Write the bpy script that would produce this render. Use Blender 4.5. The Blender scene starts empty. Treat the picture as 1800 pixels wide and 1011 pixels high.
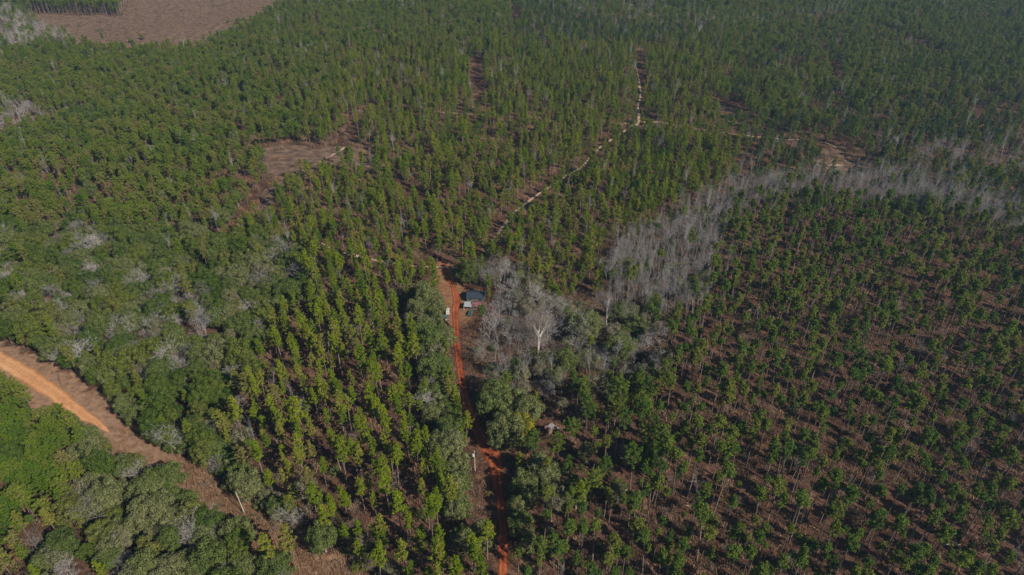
import bpy, bmesh, math, random
import numpy as np
from mathutils import Vector, Matrix

random.seed(7)
RNG = np.random.default_rng(11)
PI = math.pi
sc = bpy.context.scene
C = sc.collection

# ------------------------------------------------------------------ camera
CAM_Z = 200.0
PITCH = math.radians(34.5)
F = 1200.0
cam = bpy.data.objects.new('camera', bpy.data.cameras.new('camera'))
C.objects.link(cam)
cam.location = (0, 0, CAM_Z)
cam.rotation_euler = (PI / 2 - PITCH, 0, 0)
cam.data.sensor_width = 36
cam.data.lens = 24
cam.data.clip_start = 1
cam.data.clip_end = 20000
sc.camera = cam

def at(px, py, z=0.0):
    """a point of the photograph turned into a place on the ground (or at height z)"""
    u = (px - 900) / F; v = -(py - 505.5) / F
    d = (u, math.cos(PITCH) + v * math.sin(PITCH), -math.sin(PITCH) + v * math.cos(PITCH))
    t = (z - CAM_Z) / d[2]
    return (u * t, d[1] * t)

def to_px(x, y, z):
    dz = z - CAM_Z
    dep = y * math.cos(PITCH) - dz * math.sin(PITCH)
    up = y * math.sin(PITCH) + dz * math.cos(PITCH)
    return 900 + F * x / dep, 505.5 - F * up / dep, dep

def hgt(x, y):
    return (1.1 * np.sin(x * 0.031 + 1.3) * np.cos(y * 0.023 + 0.4) + 0.8 * np.sin(x * 0.017 - y * 0.029)
            + 0.35 * np.sin(x * 0.071 + y * 0.053 + 2.0)) - 0.6

def hz(x, y):
    return float(hgt(x, y))

# ------------------------------------------------------------------ numpy helpers
def inside(poly, P):
    """points P (n,2) inside polygon"""
    x, y = P[:, 0], P[:, 1]
    r = np.zeros(len(P), bool)
    n = len(poly)
    j = n - 1
    for i in range(n):
        xi, yi = poly[i]; xj, yj = poly[j]
        c = ((yi > y) != (yj > y))
        with np.errstate(divide='ignore', invalid='ignore'):
            c &= x < (xj - xi) * (y - yi) / (yj - yi + 1e-12) + xi
        r ^= c
        j = i
    return r

def dist_line(line, P):
    d = np.full(len(P), 1e9)
    for a, b in zip(line[:-1], line[1:]):
        a = np.array(a); b = np.array(b)
        ab = b - a
        t = np.clip(((P - a) @ ab) / (ab @ ab + 1e-9), 0, 1)
        d = np.minimum(d, np.linalg.norm(P - (a + t[:, None] * ab), axis=1))
    return d

def gpoly(pts, z=0):
    return [at(px, py, z) for px, py in pts]

_NG = RNG.random((64, 64))
def vnoise(x, y, s):
    x = np.asarray(x) / s + 1000; y = np.asarray(y) / s + 1000
    i = np.floor(x).astype(int); j = np.floor(y).astype(int)
    fx = x - i; fy = y - j
    fx = fx * fx * (3 - 2 * fx); fy = fy * fy * (3 - 2 * fy)
    g = lambda a, b: _NG[a % 64, b % 64]
    return ((g(i, j) * (1 - fx) + g(i + 1, j) * fx) * (1 - fy) + (g(i, j + 1) * (1 - fx) + g(i + 1, j + 1) * fx) * fy)

# ------------------------------------------------------------------ materials
def new_mat(name):
    m = bpy.data.materials.new(name)
    m.use_nodes = True
    nt = m.node_tree
    nt.nodes.clear()
    out = nt.nodes.new('ShaderNodeOutputMaterial')
    return m, nt, out

def ramp(nt, cols, interp='LINEAR'):
    r = nt.nodes.new('ShaderNodeValToRGB')
    r.color_ramp.interpolation = interp
    el = r.color_ramp.elements
    while len(el) < len(cols):
        el.new(0.5)
    for i, (p, c) in enumerate(cols):
        el[i].position = p
        el[i].color = (*c, 1)
    return r

def foliage_mat(name, cols, translucent=0.25, spread=0.45, patch=60.0, rnd_k=.75):
    m, nt, out = new_mat(name)
    N = nt.nodes.new; L = nt.links.new
    oi = N('ShaderNodeObjectInfo')
    geo = N('ShaderNodeNewGeometry')
    # tree to tree colour: random value blended with broad patches of the wood
    ns = N('ShaderNodeTexNoise'); ns.inputs['Scale'].default_value = 1.0 / patch; ns.inputs['Detail'].default_value = 2
    L(oi.outputs['Location'], ns.inputs['Vector'])
    mx = N('ShaderNodeMath'); mx.operation = 'MULTIPLY_ADD'
    L(ns.outputs['Fac'], mx.inputs[0]); mx.inputs[1].default_value = 0.9; mx.inputs[2].default_value = -0.28
    add = N('ShaderNodeMath'); add.operation = 'MULTIPLY_ADD'
    L(oi.outputs['Random'], add.inputs[0]); add.inputs[1].default_value = rnd_k; L(mx.outputs[0], add.inputs[2])
    k = len(cols) - 1
    r = ramp(nt, [(i / k, c) for i, c in enumerate(cols)])
    L(add.outputs[0], r.inputs[0])
    mr = N('ShaderNodeMapRange')
    L(geo.outputs['Random Per Island'], mr.inputs['Value'])
    mr.inputs['To Min'].default_value = 1 - spread; mr.inputs['To Max'].default_value = 1 + spread
    hsv = N('ShaderNodeHueSaturation')
    L(r.outputs[0], hsv.inputs['Color']); L(mr.outputs[0], hsv.inputs['Value'])
    hm = N('ShaderNodeMapRange'); L(geo.outputs['Random Per Island'], hm.inputs['Value'])
    hm.inputs['To Min'].default_value = 0.515; hm.inputs['To Max'].default_value = 0.485
    L(hm.outputs[0], hsv.inputs['Hue'])
    d = N('ShaderNodeBsdfDiffuse'); L(hsv.outputs[0], d.inputs['Color'])
    t = N('ShaderNodeBsdfTranslucent'); L(hsv.outputs[0], t.inputs['Color'])
    mix = N('ShaderNodeMixShader'); mix.inputs[0].default_value = translucent
    L(d.outputs[0], mix.inputs[1]); L(t.outputs[0], mix.inputs[2])
    L(mix.outputs[0], out.inputs['Surface'])
    return m

def wood_mat(name, c1, c2, rnd=0.3, tint=None):
    m, nt, out = new_mat(name)
    N = nt.nodes.new; L = nt.links.new
    tc = N('ShaderNodeTexCoord')
    ns = N('ShaderNodeTexNoise'); ns.inputs['Scale'].default_value = 1.3; ns.inputs['Detail'].default_value = 4
    L(tc.outputs['Object'], ns.inputs['Vector'])
    r = ramp(nt, [(0.35, c1), (0.65, c2)])
    L(ns.outputs['Fac'], r.inputs[0])
    oi = N('ShaderNodeObjectInfo')
    mr = N('ShaderNodeMapRange'); L(oi.outputs['Random'], mr.inputs['Value'])
    mr.inputs['To Min'].default_value = 1 - rnd; mr.inputs['To Max'].default_value = 1 + rnd
    hsv = N('ShaderNodeHueSaturation'); L(r.outputs[0], hsv.inputs['Color']); L(mr.outputs[0], hsv.inputs['Value'])
    d = N('ShaderNodeBsdfDiffuse'); L(hsv.outputs[0], d.inputs['Color'])
    L(d.outputs[0], out.inputs['Surface'])
    return m

def soil_mat(name, cols, scale=0.08, fine=1.2, rough_bump=0.3, tint=None):
    """earth: broad patches, finer mottling, bump; cols darkest to lightest"""
    m, nt, out = new_mat(name)
    N = nt.nodes.new; L = nt.links.new
    geo = N('ShaderNodeNewGeometry')
    n1 = N('ShaderNodeTexNoise'); n1.inputs['Scale'].default_value = scale; n1.inputs['Detail'].default_value = 5; n1.inputs['Roughness'].default_value = 0.65
    n2 = N('ShaderNodeTexNoise'); n2.inputs['Scale'].default_value = fine; n2.inputs['Detail'].default_value = 5; n2.inputs['Roughness'].default_value = 0.75
    L(geo.outputs['Position'], n1.inputs['Vector']); L(geo.outputs['Position'], n2.inputs['Vector'])
    mx = N('ShaderNodeMath'); mx.operation = 'ADD'; L(n1.outputs['Fac'], mx.inputs[0]); L(n2.outputs['Fac'], mx.inputs[1])
    sb = N('ShaderNodeMath'); sb.operation = 'MULTIPLY_ADD'; L(mx.outputs[0], sb.inputs[0]); sb.inputs[1].default_value = 1.5; sb.inputs[2].default_value = -1.0
    k = len(cols) - 1
    r = ramp(nt, [(i / k, c) for i, c in enumerate(cols)])
    L(sb.outputs[0], r.inputs[0])
    b = N('ShaderNodeBump'); b.inputs['Strength'].default_value = rough_bump; b.inputs['Distance'].default_value = 0.6
    L(n2.outputs['Fac'], b.inputs['Height'])
    d = N('ShaderNodeBsdfDiffuse'); L(r.outputs[0], d.inputs['Color']); L(b.outputs[0], d.inputs['Normal'])
    L(d.outputs[0], out.inputs['Surface'])
    return m, nt, r, d

def plain_mat(name, col, rough=0.6, metal=0.0, noise=0.25, nscale=1.5):
    m, nt, out = new_mat(name)
    N = nt.nodes.new; L = nt.links.new
    tc = N('ShaderNodeTexCoord')
    ns = N('ShaderNodeTexNoise'); ns.inputs['Scale'].default_value = nscale; ns.inputs['Detail'].default_value = 5
    L(tc.outputs['Object'], ns.inputs['Vector'])
    r = ramp(nt, [(0.3, tuple(c * (1 - noise) for c in col)), (0.7, tuple(min(1, c * (1 + noise)) for c in col))])
    L(ns.outputs['Fac'], r.inputs[0])
    p = N('ShaderNodeBsdfPrincipled'); L(r.outputs[0], p.inputs['Base Color'])
    p.inputs['Roughness'].default_value = rough; p.inputs['Metallic'].default_value = metal
    L(p.outputs[0], out.inputs['Surface'])
    return m

M = {}
M['pine_bright'] = foliage_mat('pine_bright', [(0.070, 0.118, 0.010), (0.116, 0.168, 0.010), (0.160, 0.200, 0.014), (0.185, 0.178, 0.040)], 0.35)
M['pine_mid'] = foliage_mat('pine_mid', [(0.056, 0.106, 0.012), (0.096, 0.148, 0.014), (0.132, 0.168, 0.018), (0.158, 0.148, 0.045)], 0.35)
M['pine_olive'] = foliage_mat('pine_olive', [(0.064, 0.108, 0.016), (0.098, 0.146, 0.018), (0.130, 0.160, 0.024), (0.160, 0.145, 0.050)], 0.3)
M['pine_lush'] = foliage_mat('pine_lush', [(0.040, 0.086, 0.012), (0.064, 0.116, 0.013), (0.094, 0.140, 0.016), (0.120, 0.136, 0.030)], 0.3, patch=25)
M['pine_far'] = foliage_mat('pine_far', [(0.034, 0.070, 0.024), (0.050, 0.092, 0.026), (0.070, 0.106, 0.032), (0.095, 0.108, 0.042)], 0.3)
M['pine_dark'] = foliage_mat('pine_dark', [(0.050, 0.098, 0.022), (0.076, 0.126, 0.022), (0.108, 0.148, 0.024), (0.145, 0.148, 0.034)], 0.35)
M['oak'] = foliage_mat('oak', [(0.048, 0.076, 0.022), (0.078, 0.106, 0.028), (0.104, 0.122, 0.044), (0.130, 0.138, 0.064)], 0.2, 0.5, 25)
M['oak_green'] = foliage_mat('oak_green', [(0.038, 0.068, 0.014), (0.058, 0.092, 0.016), (0.088, 0.112, 0.022), (0.112, 0.116, 0.032)], 0.2, 0.5, 25)
M['oak_grey'] = foliage_mat('oak_grey', [(0.110, 0.118, 0.060), (0.145, 0.148, 0.082), (0.17, 0.160, 0.105), (0.15, 0.13, 0.09)], 0.2, 0.5, 25)
M['yellow_green'] = foliage_mat('yellow_green', [(0.17, 0.20, 0.014), (0.20, 0.205, 0.015), (0.22, 0.18, 0.016)], 0.25, 0.5, 25)
M['pine_bark'] = wood_mat('pine_bark', (0.10, 0.074, 0.058), (0.20, 0.158, 0.13))
M['oak_bark'] = wood_mat('oak_bark', (0.12, 0.10, 0.08), (0.24, 0.21, 0.175))
M['bare_bark'] = wood_mat('bare_bark', (0.165, 0.155, 0.148), (0.30, 0.285, 0.275), 0.35)
M['brown_bark'] = wood_mat('brown_bark', (0.15, 0.115, 0.09), (0.24, 0.19, 0.15), 0.3)
M['white_bark'] = wood_mat('white_bark', (0.42, 0.40, 0.37), (0.66, 0.64, 0.60), 0.1)
M['brush_brown'] = foliage_mat('brush_brown', [(0.07, 0.045, 0.034), (0.13, 0.085, 0.062), (0.20, 0.145, 0.105), (0.24, 0.13, 0.07)], 0.15, 0.4, 30)
M['brush_green'] = foliage_mat('brush_green', [(0.05, 0.055, 0.025), (0.07, 0.072, 0.035), (0.10, 0.085, 0.045), (0.13, 0.10, 0.06)], 0.15, 0.4, 30)
M['dry_grass'] = foliage_mat('dry_grass', [(0.16, 0.10, 0.065), (0.24, 0.145, 0.085), (0.31, 0.20, 0.125), (0.20, 0.14, 0.10)], 0.2, 0.35, 18)

# ------------------------------------------------------------------ mesh buffer
class MB:
    def __init__(s):
        s.v = []; s.f = []; s.mi = []; s.cur = 0
    def tri(s, a, b, c):
        n = len(s.v); s.v += [a, b, c]; s.f.append((n, n + 1, n + 2)); s.mi.append(s.cur)
    def quad(s, a, b, c, d):
        n = len(s.v); s.v += [a, b, c, d]; s.f.append((n, n + 1, n + 2, n + 3)); s.mi.append(s.cur)
    def tube(s, pts, rad, sides=5, cap=False):
        base = len(s.v)
        up0 = Vector((0.31, 0.17, 0.93))
        for i, p in enumerate(pts):
            p = Vector(p)
            t = (Vector(pts[min(i + 1, len(pts) - 1)]) - Vector(pts[max(i - 1, 0)]))
            t.normalize() if t.length > 1e-9 else None
            a = t.cross(Vector((1, 0.13, 0.05)) if abs(t.z) > 0.9 else up0); a.normalize()
            b = t.cross(a)
            for k in range(sides):
                w = 2 * PI * k / sides
                q = p + (a * math.cos(w) + b * math.sin(w)) * rad[i]
                s.v.append((q.x, q.y, q.z))
        for i in range(len(pts) - 1):
            for k in range(sides):
                k2 = (k + 1) % sides
                s.f.append((base + i * sides + k, base + i * sides + k2, base + (i + 1) * sides + k2, base + (i + 1) * sides + k))
                s.mi.append(s.cur)
        if cap:
            s.f.append(tuple(base + k for k in range(sides))[::-1]); s.mi.append(s.cur)
            s.f.append(tuple(base + (len(pts) - 1) * sides + k for k in range(sides))); s.mi.append(s.cur)
    def box(s, c, size, rz=0.0, taper=1.0):
        cx, cy, cz = c; sx, sy, sz = (q / 2 for q in size)
        ca, sa = math.cos(rz), math.sin(rz)
        n = len(s.v)
        for z in (-1, 1):
            k = taper if z > 0 else 1
            for x, y in ((-1, -1), (1, -1), (1, 1), (-1, 1)):
                X, Y = x * sx * k, y * sy * k
                s.v.append((cx + X * ca - Y * sa, cy + X * sa + Y * ca, cz + z * sz))
        for f in ((0, 3, 2, 1), (4, 5, 6, 7), (0, 1, 5, 4), (1, 2, 6, 5), (2, 3, 7, 6), (3, 0, 4, 7)):
            s.f.append(tuple(n + q for q in f)); s.mi.append(s.cur)
    def leaves(s, cen, nrm, size, aspect=1.0):
        """many leaf quads at once: cen (n,3), nrm (n,3), size (n,)"""
        n = len(cen)
        nrm = nrm / (np.linalg.norm(nrm, axis=1, keepdims=True) + 1e-9)
        r = RNG.normal(size=(n, 3))
        a = np.cross(nrm, r); a /= (np.linalg.norm(a, axis=1, keepdims=True) + 1e-9)
        b = np.cross(nrm, a)
        a = a * size[:, None] * 0.5 * aspect; b = b * size[:, None] * 0.5
        q = np.stack([cen - a, cen - b * 0.8 + a * 0.15, cen + a, cen + b * 0.8 + a * 0.1], axis=1).reshape(-1, 3)
        base = len(s.v)
        s.v += [tuple(x) for x in q.tolist()]
        s.f += [(base + 4 * i, base + 4 * i + 1, base + 4 * i + 2, base + 4 * i + 3) for i in range(n)]
        s.mi += [s.cur] * n
    def mesh(s, name, mats):
        me = bpy.data.meshes.new(name)
        me.from_pydata([tuple(v) for v in s.v], [], s.f)
        for m in mats:
            me.materials.append(M[m] if isinstance(m, str) else m)
        if len(mats) > 1:
            me.polygons.foreach_set('material_index', s.mi)
        me.update()
        return me

def merged(name, meshes):
    """one mesh out of several, materials kept"""
    bm_v, bm_f, mi, mats = [], [], [], []
    for me in meshes:
        o = len(bm_v); k = len(mats)
        bm_v += [tuple(v.co) for v in me.vertices]
        bm_f += [tuple(o + i for i in p.vertices) for p in me.polygons]
        mi += [k + p.material_index for p in me.polygons]
        mats += list(me.materials)
    r = bpy.data.meshes.new(name)
    r.from_pydata(bm_v, [], bm_f)
    for m in mats: r.materials.append(m)
    r.polygons.foreach_set('material_index', mi)
    r.update()
    return r

# ------------------------------------------------------------------ tree shapes
def pine_shape(seed, H, clen, cw, nbr, form, fol, bark='pine_bark', dens=1.0):
    """trunk mesh and crown mesh. form: 'tall' (long tapering crown) or 'round' (short crown high on the stem)"""
    rnd = random.Random(seed)
    lean = Vector((rnd.uniform(-.025, .025), rnd.uniform(-.025, .025), 0))
    bend = Vector((rnd.uniform(-.6, .6), rnd.uniform(-.6, .6), 0))
    def axis(z):
        t = z / H
        return Vector((0, 0, z)) + lean * z + bend * (t * t * 0.8 - t * 0.5)
    t = MB()
    r0 = 0.23 * H / 24
    zs = [-0.5, 0.5, H * .25, H * .5, H * .75, H * .97]
    t.tube([axis(z) for z in zs], [r0 * 1.3, r0, r0 * .85, r0 * .7, r0 * .42, 0.04], 6)
    # a few dead stubs under the crown
    for k in range(rnd.randint(3, 7)):
        z = H - clen - rnd.uniform(0, H * .25); a = rnd.uniform(0, 2 * PI); l = rnd.uniform(.6, 1.8)
        p = axis(z)
        t.tube([p, p + Vector((math.cos(a) * l, math.sin(a) * l, rnd.uniform(-.2, .5)))], [.05, .02], 3)
    c = MB()
    z0 = H - clen
    cen, nrm, sz = [], [], []
    c.cur = 1
    for i in range(nbr):
        u = (i + rnd.random()) / nbr           # 0 bottom of crown, 1 top
        if form == 'tall':
            env = (0.55 + 0.45 * min(1, u / .25)) * (1 - max(0, (u - .30) / .70) ** 1.35 * .86)
        else:
            env = math.sqrt(max(0.05, 1 - ((u - .42) / .62) ** 2))
        R = cw / 2 * env * rnd.uniform(.55, 1.12)
        a = i * 2.399 + rnd.uniform(-.5, .5)
        z = z0 + u * clen * .96
        p = axis(z)
        rise = R * (rnd.uniform(-.05, .25) + .45 * u)
        tip = p + Vector((math.cos(a) * R, math.sin(a) * R, rise))
        mid = p.lerp(tip, .5) + Vector((0, 0, -.08 * R))
        c.tube([p, mid, tip], [.07, .05, .02], 3)
        k = 2 + int(R * 1.1) + (1 if u > .8 else 0)
        for j in range(k):
            s = rnd.uniform(.35, 1.0) if j else 1.0
            q = p.lerp(tip, s) + Vector((rnd.gauss(0, .3), rnd.gauss(0, .3), rnd.gauss(.12, .25)))
            rr = rnd.uniform(.38, .72) * (1.0 if form == 'tall' else 1.12)
            n = int(rnd.uniform(24, 34) * dens)
            d = RNG.normal(size=(n, 3)); d /= np.linalg.norm(d, axis=1, keepdims=True)
            d[:, 2] = d[:, 2] * .75 + .12
            rad = rr * RNG.uniform(.35, 1.0, n)[:, None]
            cen.append(np.array(q)[None, :] + d * rad)
            nn = RNG.normal(size=(n, 3)) * .75 + d * .6 + np.array([0, 0, .5])
            nrm.append(nn); sz.append(RNG.uniform(.22, .46, n))
    top = axis(H)
    n = 40
    d = RNG.normal(size=(n, 3)) * np.array([.35, .35, .7])
    cen.append(np.array(top)[None, :] + d - np.array([0, 0, .5])); nrm.append(RNG.normal(size=(n, 3)) + np.array([0, 0, .4])); sz.append(RNG.uniform(.3, .55, n))
    c.cur = 0
    c.leaves(np.concatenate(cen), np.concatenate(nrm), np.concatenate(sz), 1.6)
    return t.mesh('trunk_mesh', [bark]), c.mesh('crown_mesh', [fol, bark])

def broad_shape(seed, H, W, fol, nl=30, bark='oak_bark', leaf=.42, skirt=False, dens=1.0):
    rnd = random.Random(seed)
    t = MB()
    fork = H * (0.30 if not skirt else .12)
    t.tube([(0, 0, -.5), (0, 0, .6), (rnd.uniform(-.3, .3), rnd.uniform(-.3, .3), fork)], [.55 * H / 16, .38 * H / 16, .3 * H / 16], 7)
    c = MB()
    zc = H * (.60 if not skirt else .5)
    Rz = H * (.40 if not skirt else .5)
    cen, nrm, sz = [], [], []
    # unequal lobes through the crown
    ax = [rnd.uniform(.85, 1.15), rnd.uniform(.85, 1.15)]
    c.cur = 1
    for i in range(nl):
        u = (i + .5) / nl
        cz = 1 - 1.75 * u if not skirt else 1 - 1.9 * u
        a = i * 2.399 + rnd.uniform(-.35, .35)
        rr = math.sqrt(max(0, 1 - cz * cz))
        k = rnd.uniform(.5, 1.0)
        L = Vector((math.cos(a) * rr * W / 2 * ax[0] * k, math.sin(a) * rr * W / 2 * ax[1] * k, zc + cz * Rz * k))
        lr = rnd.uniform(.115, .20) * W * (1.15 if k < .75 else .9)
        if i % 3 == 0:
            b0 = Vector((0, 0, fork))
            m = b0.lerp(L, .55) + Vector((0, 0, .06 * H))
            t.tube([b0, m, L], [.2 * H / 16, .12 * H / 16, .04], 4)
        n = int(lr * lr * 75 * dens)
        d = RNG.normal(size=(n, 3)); d /= np.linalg.norm(d, axis=1, keepdims=True)
        out = np.array([L.x / (W / 2), L.y / (W / 2), (L.z - zc) / Rz + .25])
        d = d + out * .5
        d /= np.linalg.norm(d, axis=1, keepdims=True)
        lump = 1 + .25 * np.sin(d[:, 0] * 5 + i) * np.sin(d[:, 1] * 5 + 2 * i)
        rad = (lr * lump * RNG.uniform(.84, 1.05, n))[:, None]
        p = np.array(L)[None, :] + d * rad * np.array([1, 1, .85])
        cen.append(p)
        nrm.append(RNG.normal(size=(n, 3)) * .42 + d * 1.0 + np.array([0, 0, .15]))
        sz.append(RNG.uniform(.7, 1.3, n) * leaf)
    c.cur = 0
    P = np.concatenate(cen); P[:, 2] = np.maximum(P[:, 2], .15)
    c.leaves(P, np.concatenate(nrm), np.concatenate(sz), 1.2)
    return t.mesh('trunk_mesh', [bark]), c.mesh('crown_mesh', [fol])

def bare_shape(seed, H, W, form, bark='bare_bark', fine=1.0, tw=.05, stems=1, twig=None, bole=.50):
    """a leafless tree: trunk (with the main limbs) and crown (branches and twigs)"""
    rnd = random.Random(seed)
    t = MB(); c = MB()
    def grow(p, d, l, r, lvl):
        mb = t if lvl <= 1 else c
        pts = [p]; rad = [r]
        q = Vector(p); dd = Vector(d)
        seg = 3 if lvl < 2 else 2
        for i in range(seg):
            dd = (dd + Vector((rnd.gauss(0, .16), rnd.gauss(0, .16), rnd.gauss(.06, .1)))).normalized()
            q = q + dd * (l / seg)
            pts.append(q.copy()); rad.append(r * (1 - .62 * (i + 1) / seg))
        mb.tube(pts, rad, 5 if lvl == 0 else (4 if lvl == 1 else 3))
        if lvl >= 3:
            n = int(rnd.uniform(7, 11) * fine)
            for i in range(n):
                s = rnd.uniform(.25, 1.0)
                b = pts[0].lerp(pts[-1], s)
                a = rnd.uniform(0, 2 * PI)
                e = (dd + Vector((rnd.gauss(0, .6), rnd.gauss(0, .6), rnd.gauss(.1, .5)))).normalized() * rnd.uniform(.5, 1.0) * l * .8
                w = dd.cross(e)
                w = w.normalized() * tw if w.length > 1e-4 else Vector((tw, 0, 0))
                c.tri(b - w * .5, b + w * .5, b + e)
                if rnd.random() < .6:
                    b2 = b + e * .5; e2 = (e + Vector((rnd.gauss(0, .5), rnd.gauss(0, .5), rnd.gauss(0, .5))) * e.length) * .55
                    c.tri(b2 - w * .4, b2 + w * .4, b2 + e2)
            return
        if form == 'spread':
            nk = [6, 5, 5][lvl]
            for i in range(nk):
                s = rnd.uniform(.35 if lvl or bole < .55 else .75, 1.0) if i else 1.0
                k = s * seg; j = min(int(k), seg - 1)
                b = pts[j].lerp(pts[j + 1], k - j)
                a = i * 2.4 + rnd.uniform(-.6, .6)
                side = Vector((math.cos(a), math.sin(a), 0))
                e = (dd * rnd.uniform(.45, .9) + side * rnd.uniform(.55, 1.0) + Vector((0, 0, .12))).normalized()
                grow(b, e, l * rnd.uniform(.5, .74), r * (1 - .55 * s) * .62, lvl + 1)
        else:
            nk = [10, 4, 4][lvl]
            for i in range(nk):
                s = rnd.uniform(.42, 1.0) if i else 1.0
                k = s * seg; j = min(int(k), seg - 1)
                b = pts[j].lerp(pts[j + 1], k - j)
                a = i * 2.4 + rnd.uniform(-.6, .6)
                side = Vector((math.cos(a), math.sin(a), 0))
                e = (dd * rnd.uniform(.8, 1.3) + side * rnd.uniform(.4, .8)).normalized()
                grow(b, e, l * (rnd.uniform(.20, .32) if lvl == 0 else rnd.uniform(.5, .7)), r * (1 - .55 * s) * .5, lvl + 1)
    for k in range(stems):
        a = rnd.uniform(0, 2 * PI)
        off = Vector((math.cos(a), math.sin(a), 0)) * (.5 if stems > 1 else 0)
        sl = (.12 if stems > 1 else .03)
        d0 = Vector((math.cos(a) * sl, math.sin(a) * sl, 1)).normalized()
        if form == 'spread':
            grow(off + Vector((0, 0, -.3)), d0, H * bole, (.24 if twig is None else .33) * H / 18, 0)
        else:
            grow(off + Vector((0, 0, -.3)), d0, H * .88, .25 * H / 20, 0)
    # fit to the wanted height and width
    allv = np.array([tuple(v) for v in t.v + c.v])
    kz = H / allv[:, 2].max(); kr = (W / 2) / np.percentile(np.linalg.norm(allv[:, :2], axis=1), 97)
    for mb in (t, c):
        mb.v = [(v[0] * kr, v[1] * kr, v[2] * kz) for v in (tuple(q) for q in mb.v)]
    return t.mesh('trunk_mesh', [bark]), c.mesh('crown_mesh', [twig or bark])

# families: each a list of (trunk mesh, crown mesh)
FAM = {}
def fam(name, shapes): FAM[name] = shapes
fam('pine_bright', [pine_shape(10 + i, 22.5 + i * .6, 10 + (i % 3) * 1.2, 4.2 + .35 * (i % 3), 28, 'tall', 'pine_bright') for i in range(7)])
fam('pine_dark', [pine_shape(30 + i, 20.0 + (i * 37 % 8) * .7, 3.9 + (i % 4) * .9, 2.9 + .38 * (i * 5 % 4), 15 + i % 4 * 2, 'round' if i % 3 else 'tall', 'pine_dark') for i in range(8)])
fam('pine_far', [pine_shape(320 + i, 16.5 + (i * 3 % 4) * .9, 9.0 + (i % 3) * .9, 4.8 + .35 * (i % 3), 23, 'tall', 'pine_far', dens=.8) for i in range(5)])
fam('pine_young', [pine_shape(300 + i, 15.5 + (i * 5 % 4) * .9, 9.5 + (i % 3) * .9, 4.4 + .35 * (i % 3), 24, 'tall', 'pine_bright' if i % 2 else 'pine_mid', dens=.8) for i in range(6)])
fam('pine_mid', [pine_shape(50 + i, 20 + i * .9, 9.5 + (i % 3), 5.8 + .4 * (i % 3), 26, 'tall', 'pine_mid', dens=.85) for i in range(4)])
fam('pine_olive', [pine_shape(70 + i, 15.5 + i * .9, 7.6 + (i % 3) * .8, 6.2 + .5 * (i % 3), 26, 'round', 'pine_olive', dens=.85) for i in range(4)])
fam('pine_big', [pine_shape(90 + i, 24 + i, 10 + (i % 2), 7.6 + .6 * i, 34, 'round', 'pine_dark') for i in range(3)])
fam('pine_lush', [pine_shape(80 + i, 16.5 + i, 8.5, 7.0 + .4 * i, 34, 'round', 'pine_lush') for i in range(3)])
fam('oak', [broad_shape(110 + i, 13.5 + i * .8, 9.6 + (i % 3) * 1.1, 'oak', 30 + 3 * (i % 3)) for i in range(5)])
fam('oak_green', [broad_shape(130 + i, 15 + i, 8.8 + (i % 3) * 1.0, 'oak_green', 28 + 3 * (i % 3)) for i in range(4)])
fam('oak_grey', [broad_shape(150 + i, 11 + i, 8.0 + i * .9, 'oak_grey', 24, leaf=.34, dens=.8) for i in range(3)])
fam('hedge', [broad_shape(170 + i, 10.5 + i, 8.0 + i * .5, 'oak', 30, skirt=True) for i in range(3)])
fam('bush', [broad_shape(180 + i, 4.2 + i * .8, 4.4 + i * .6, 'oak_green' if i % 2 else 'oak', 16, skirt=True, leaf=.34) for i in range(3)])
fam('yellow', [broad_shape(190, 14, 9.5, 'yellow_green', 30, skirt=True, leaf=.36)])
fam('bare', [bare_shape(210 + i, 14.5 + i, 12.5 + i * .6, 'spread', fine=1.0, tw=.045) for i in range(4)])
fam('bare_tall', [bare_shape(230 + i, 22 + i, 5.6 + i * .5, 'up', tw=.05, fine=.5) for i in range(5)])
fam('bare_brown', [bare_shape(250 + i, 9.5 + i, 7.5 + i * .5, 'spread', 'brown_bark', fine=.9, tw=.05) for i in range(3)])
fam('bare_white', [bare_shape(270, 32, 19, 'spread', 'white_bark', fine=.8, tw=.04, stems=2, twig='brown_bark', bole=.6), bare_shape(271, 24, 11, 'up', 'white_bark', fine=.7, twig='bare_bark')])

KIND = {f: ('pine_tree' if f.startswith('pine') else 'bare_tree' if f.startswith('bare') else 'broadleaf_tree') for f in FAM}
FH = {f: max(v.co.z for v in FAM[f][0][1].vertices) for f in FAM}

# ------------------------------------------------------------------ lines and zones, read off the photograph
red_road = [(886, 1080), (885, 1011), (884, 930), (879, 880), (872, 830), (868, 800), (850, 776), (832, 742), (818, 700), (809, 650), (803, 600), (801, 560), (800, 545), (803, 528), (797, 505), (786, 480), (779, 462)]
orange_road = [(-130, 545), (-60, 592), (0, 632), (60, 668), (110, 702), (158, 734), (190, 755)]
trail = [(866, 425), (880, 403), (905, 372), (940, 343), (985, 315), (1022, 292), (1050, 262), (1085, 237), (1108, 218), (1124, 210), (1122, 185), (1126, 160), (1118, 120)]
trail_b = [(1124, 210), (1160, 211), (1210, 222), (1270, 234), (1340, 243), (1440, 250), (1475, 262)]
trail_c = [(560, 425), (596, 442), (650, 456), (700, 464), (745, 468), (790, 468)]
trail_d = [(560, 283), (585, 270), (608, 256)]
trail_e = [(720, 190), (760, 196), (850, 202), (905, 206), (1010, 209), (1105, 212)]
breaks = [([(655, 192), (632, 222), (600, 258)], 7), ([(520, 305), (470, 345), (425, 400)], 10), ([(835, 108), (838, 140), (846, 190)], 7),
          ([(905, 20), (905, 55)], 6), ([(1120, 95), (1130, 160)], 4), ([(1540, 60), (1600, 82), (1650, 108)], 9), ([(1465, 120), (1466, 155)], 5), ([(930, 380), (960, 340)], 3),
          ([(596, 96), (650, 99)], 6), ([(1525, 205), (1610, 210)], 5), ([(690, 330), (780, 372)], 5)]
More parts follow.
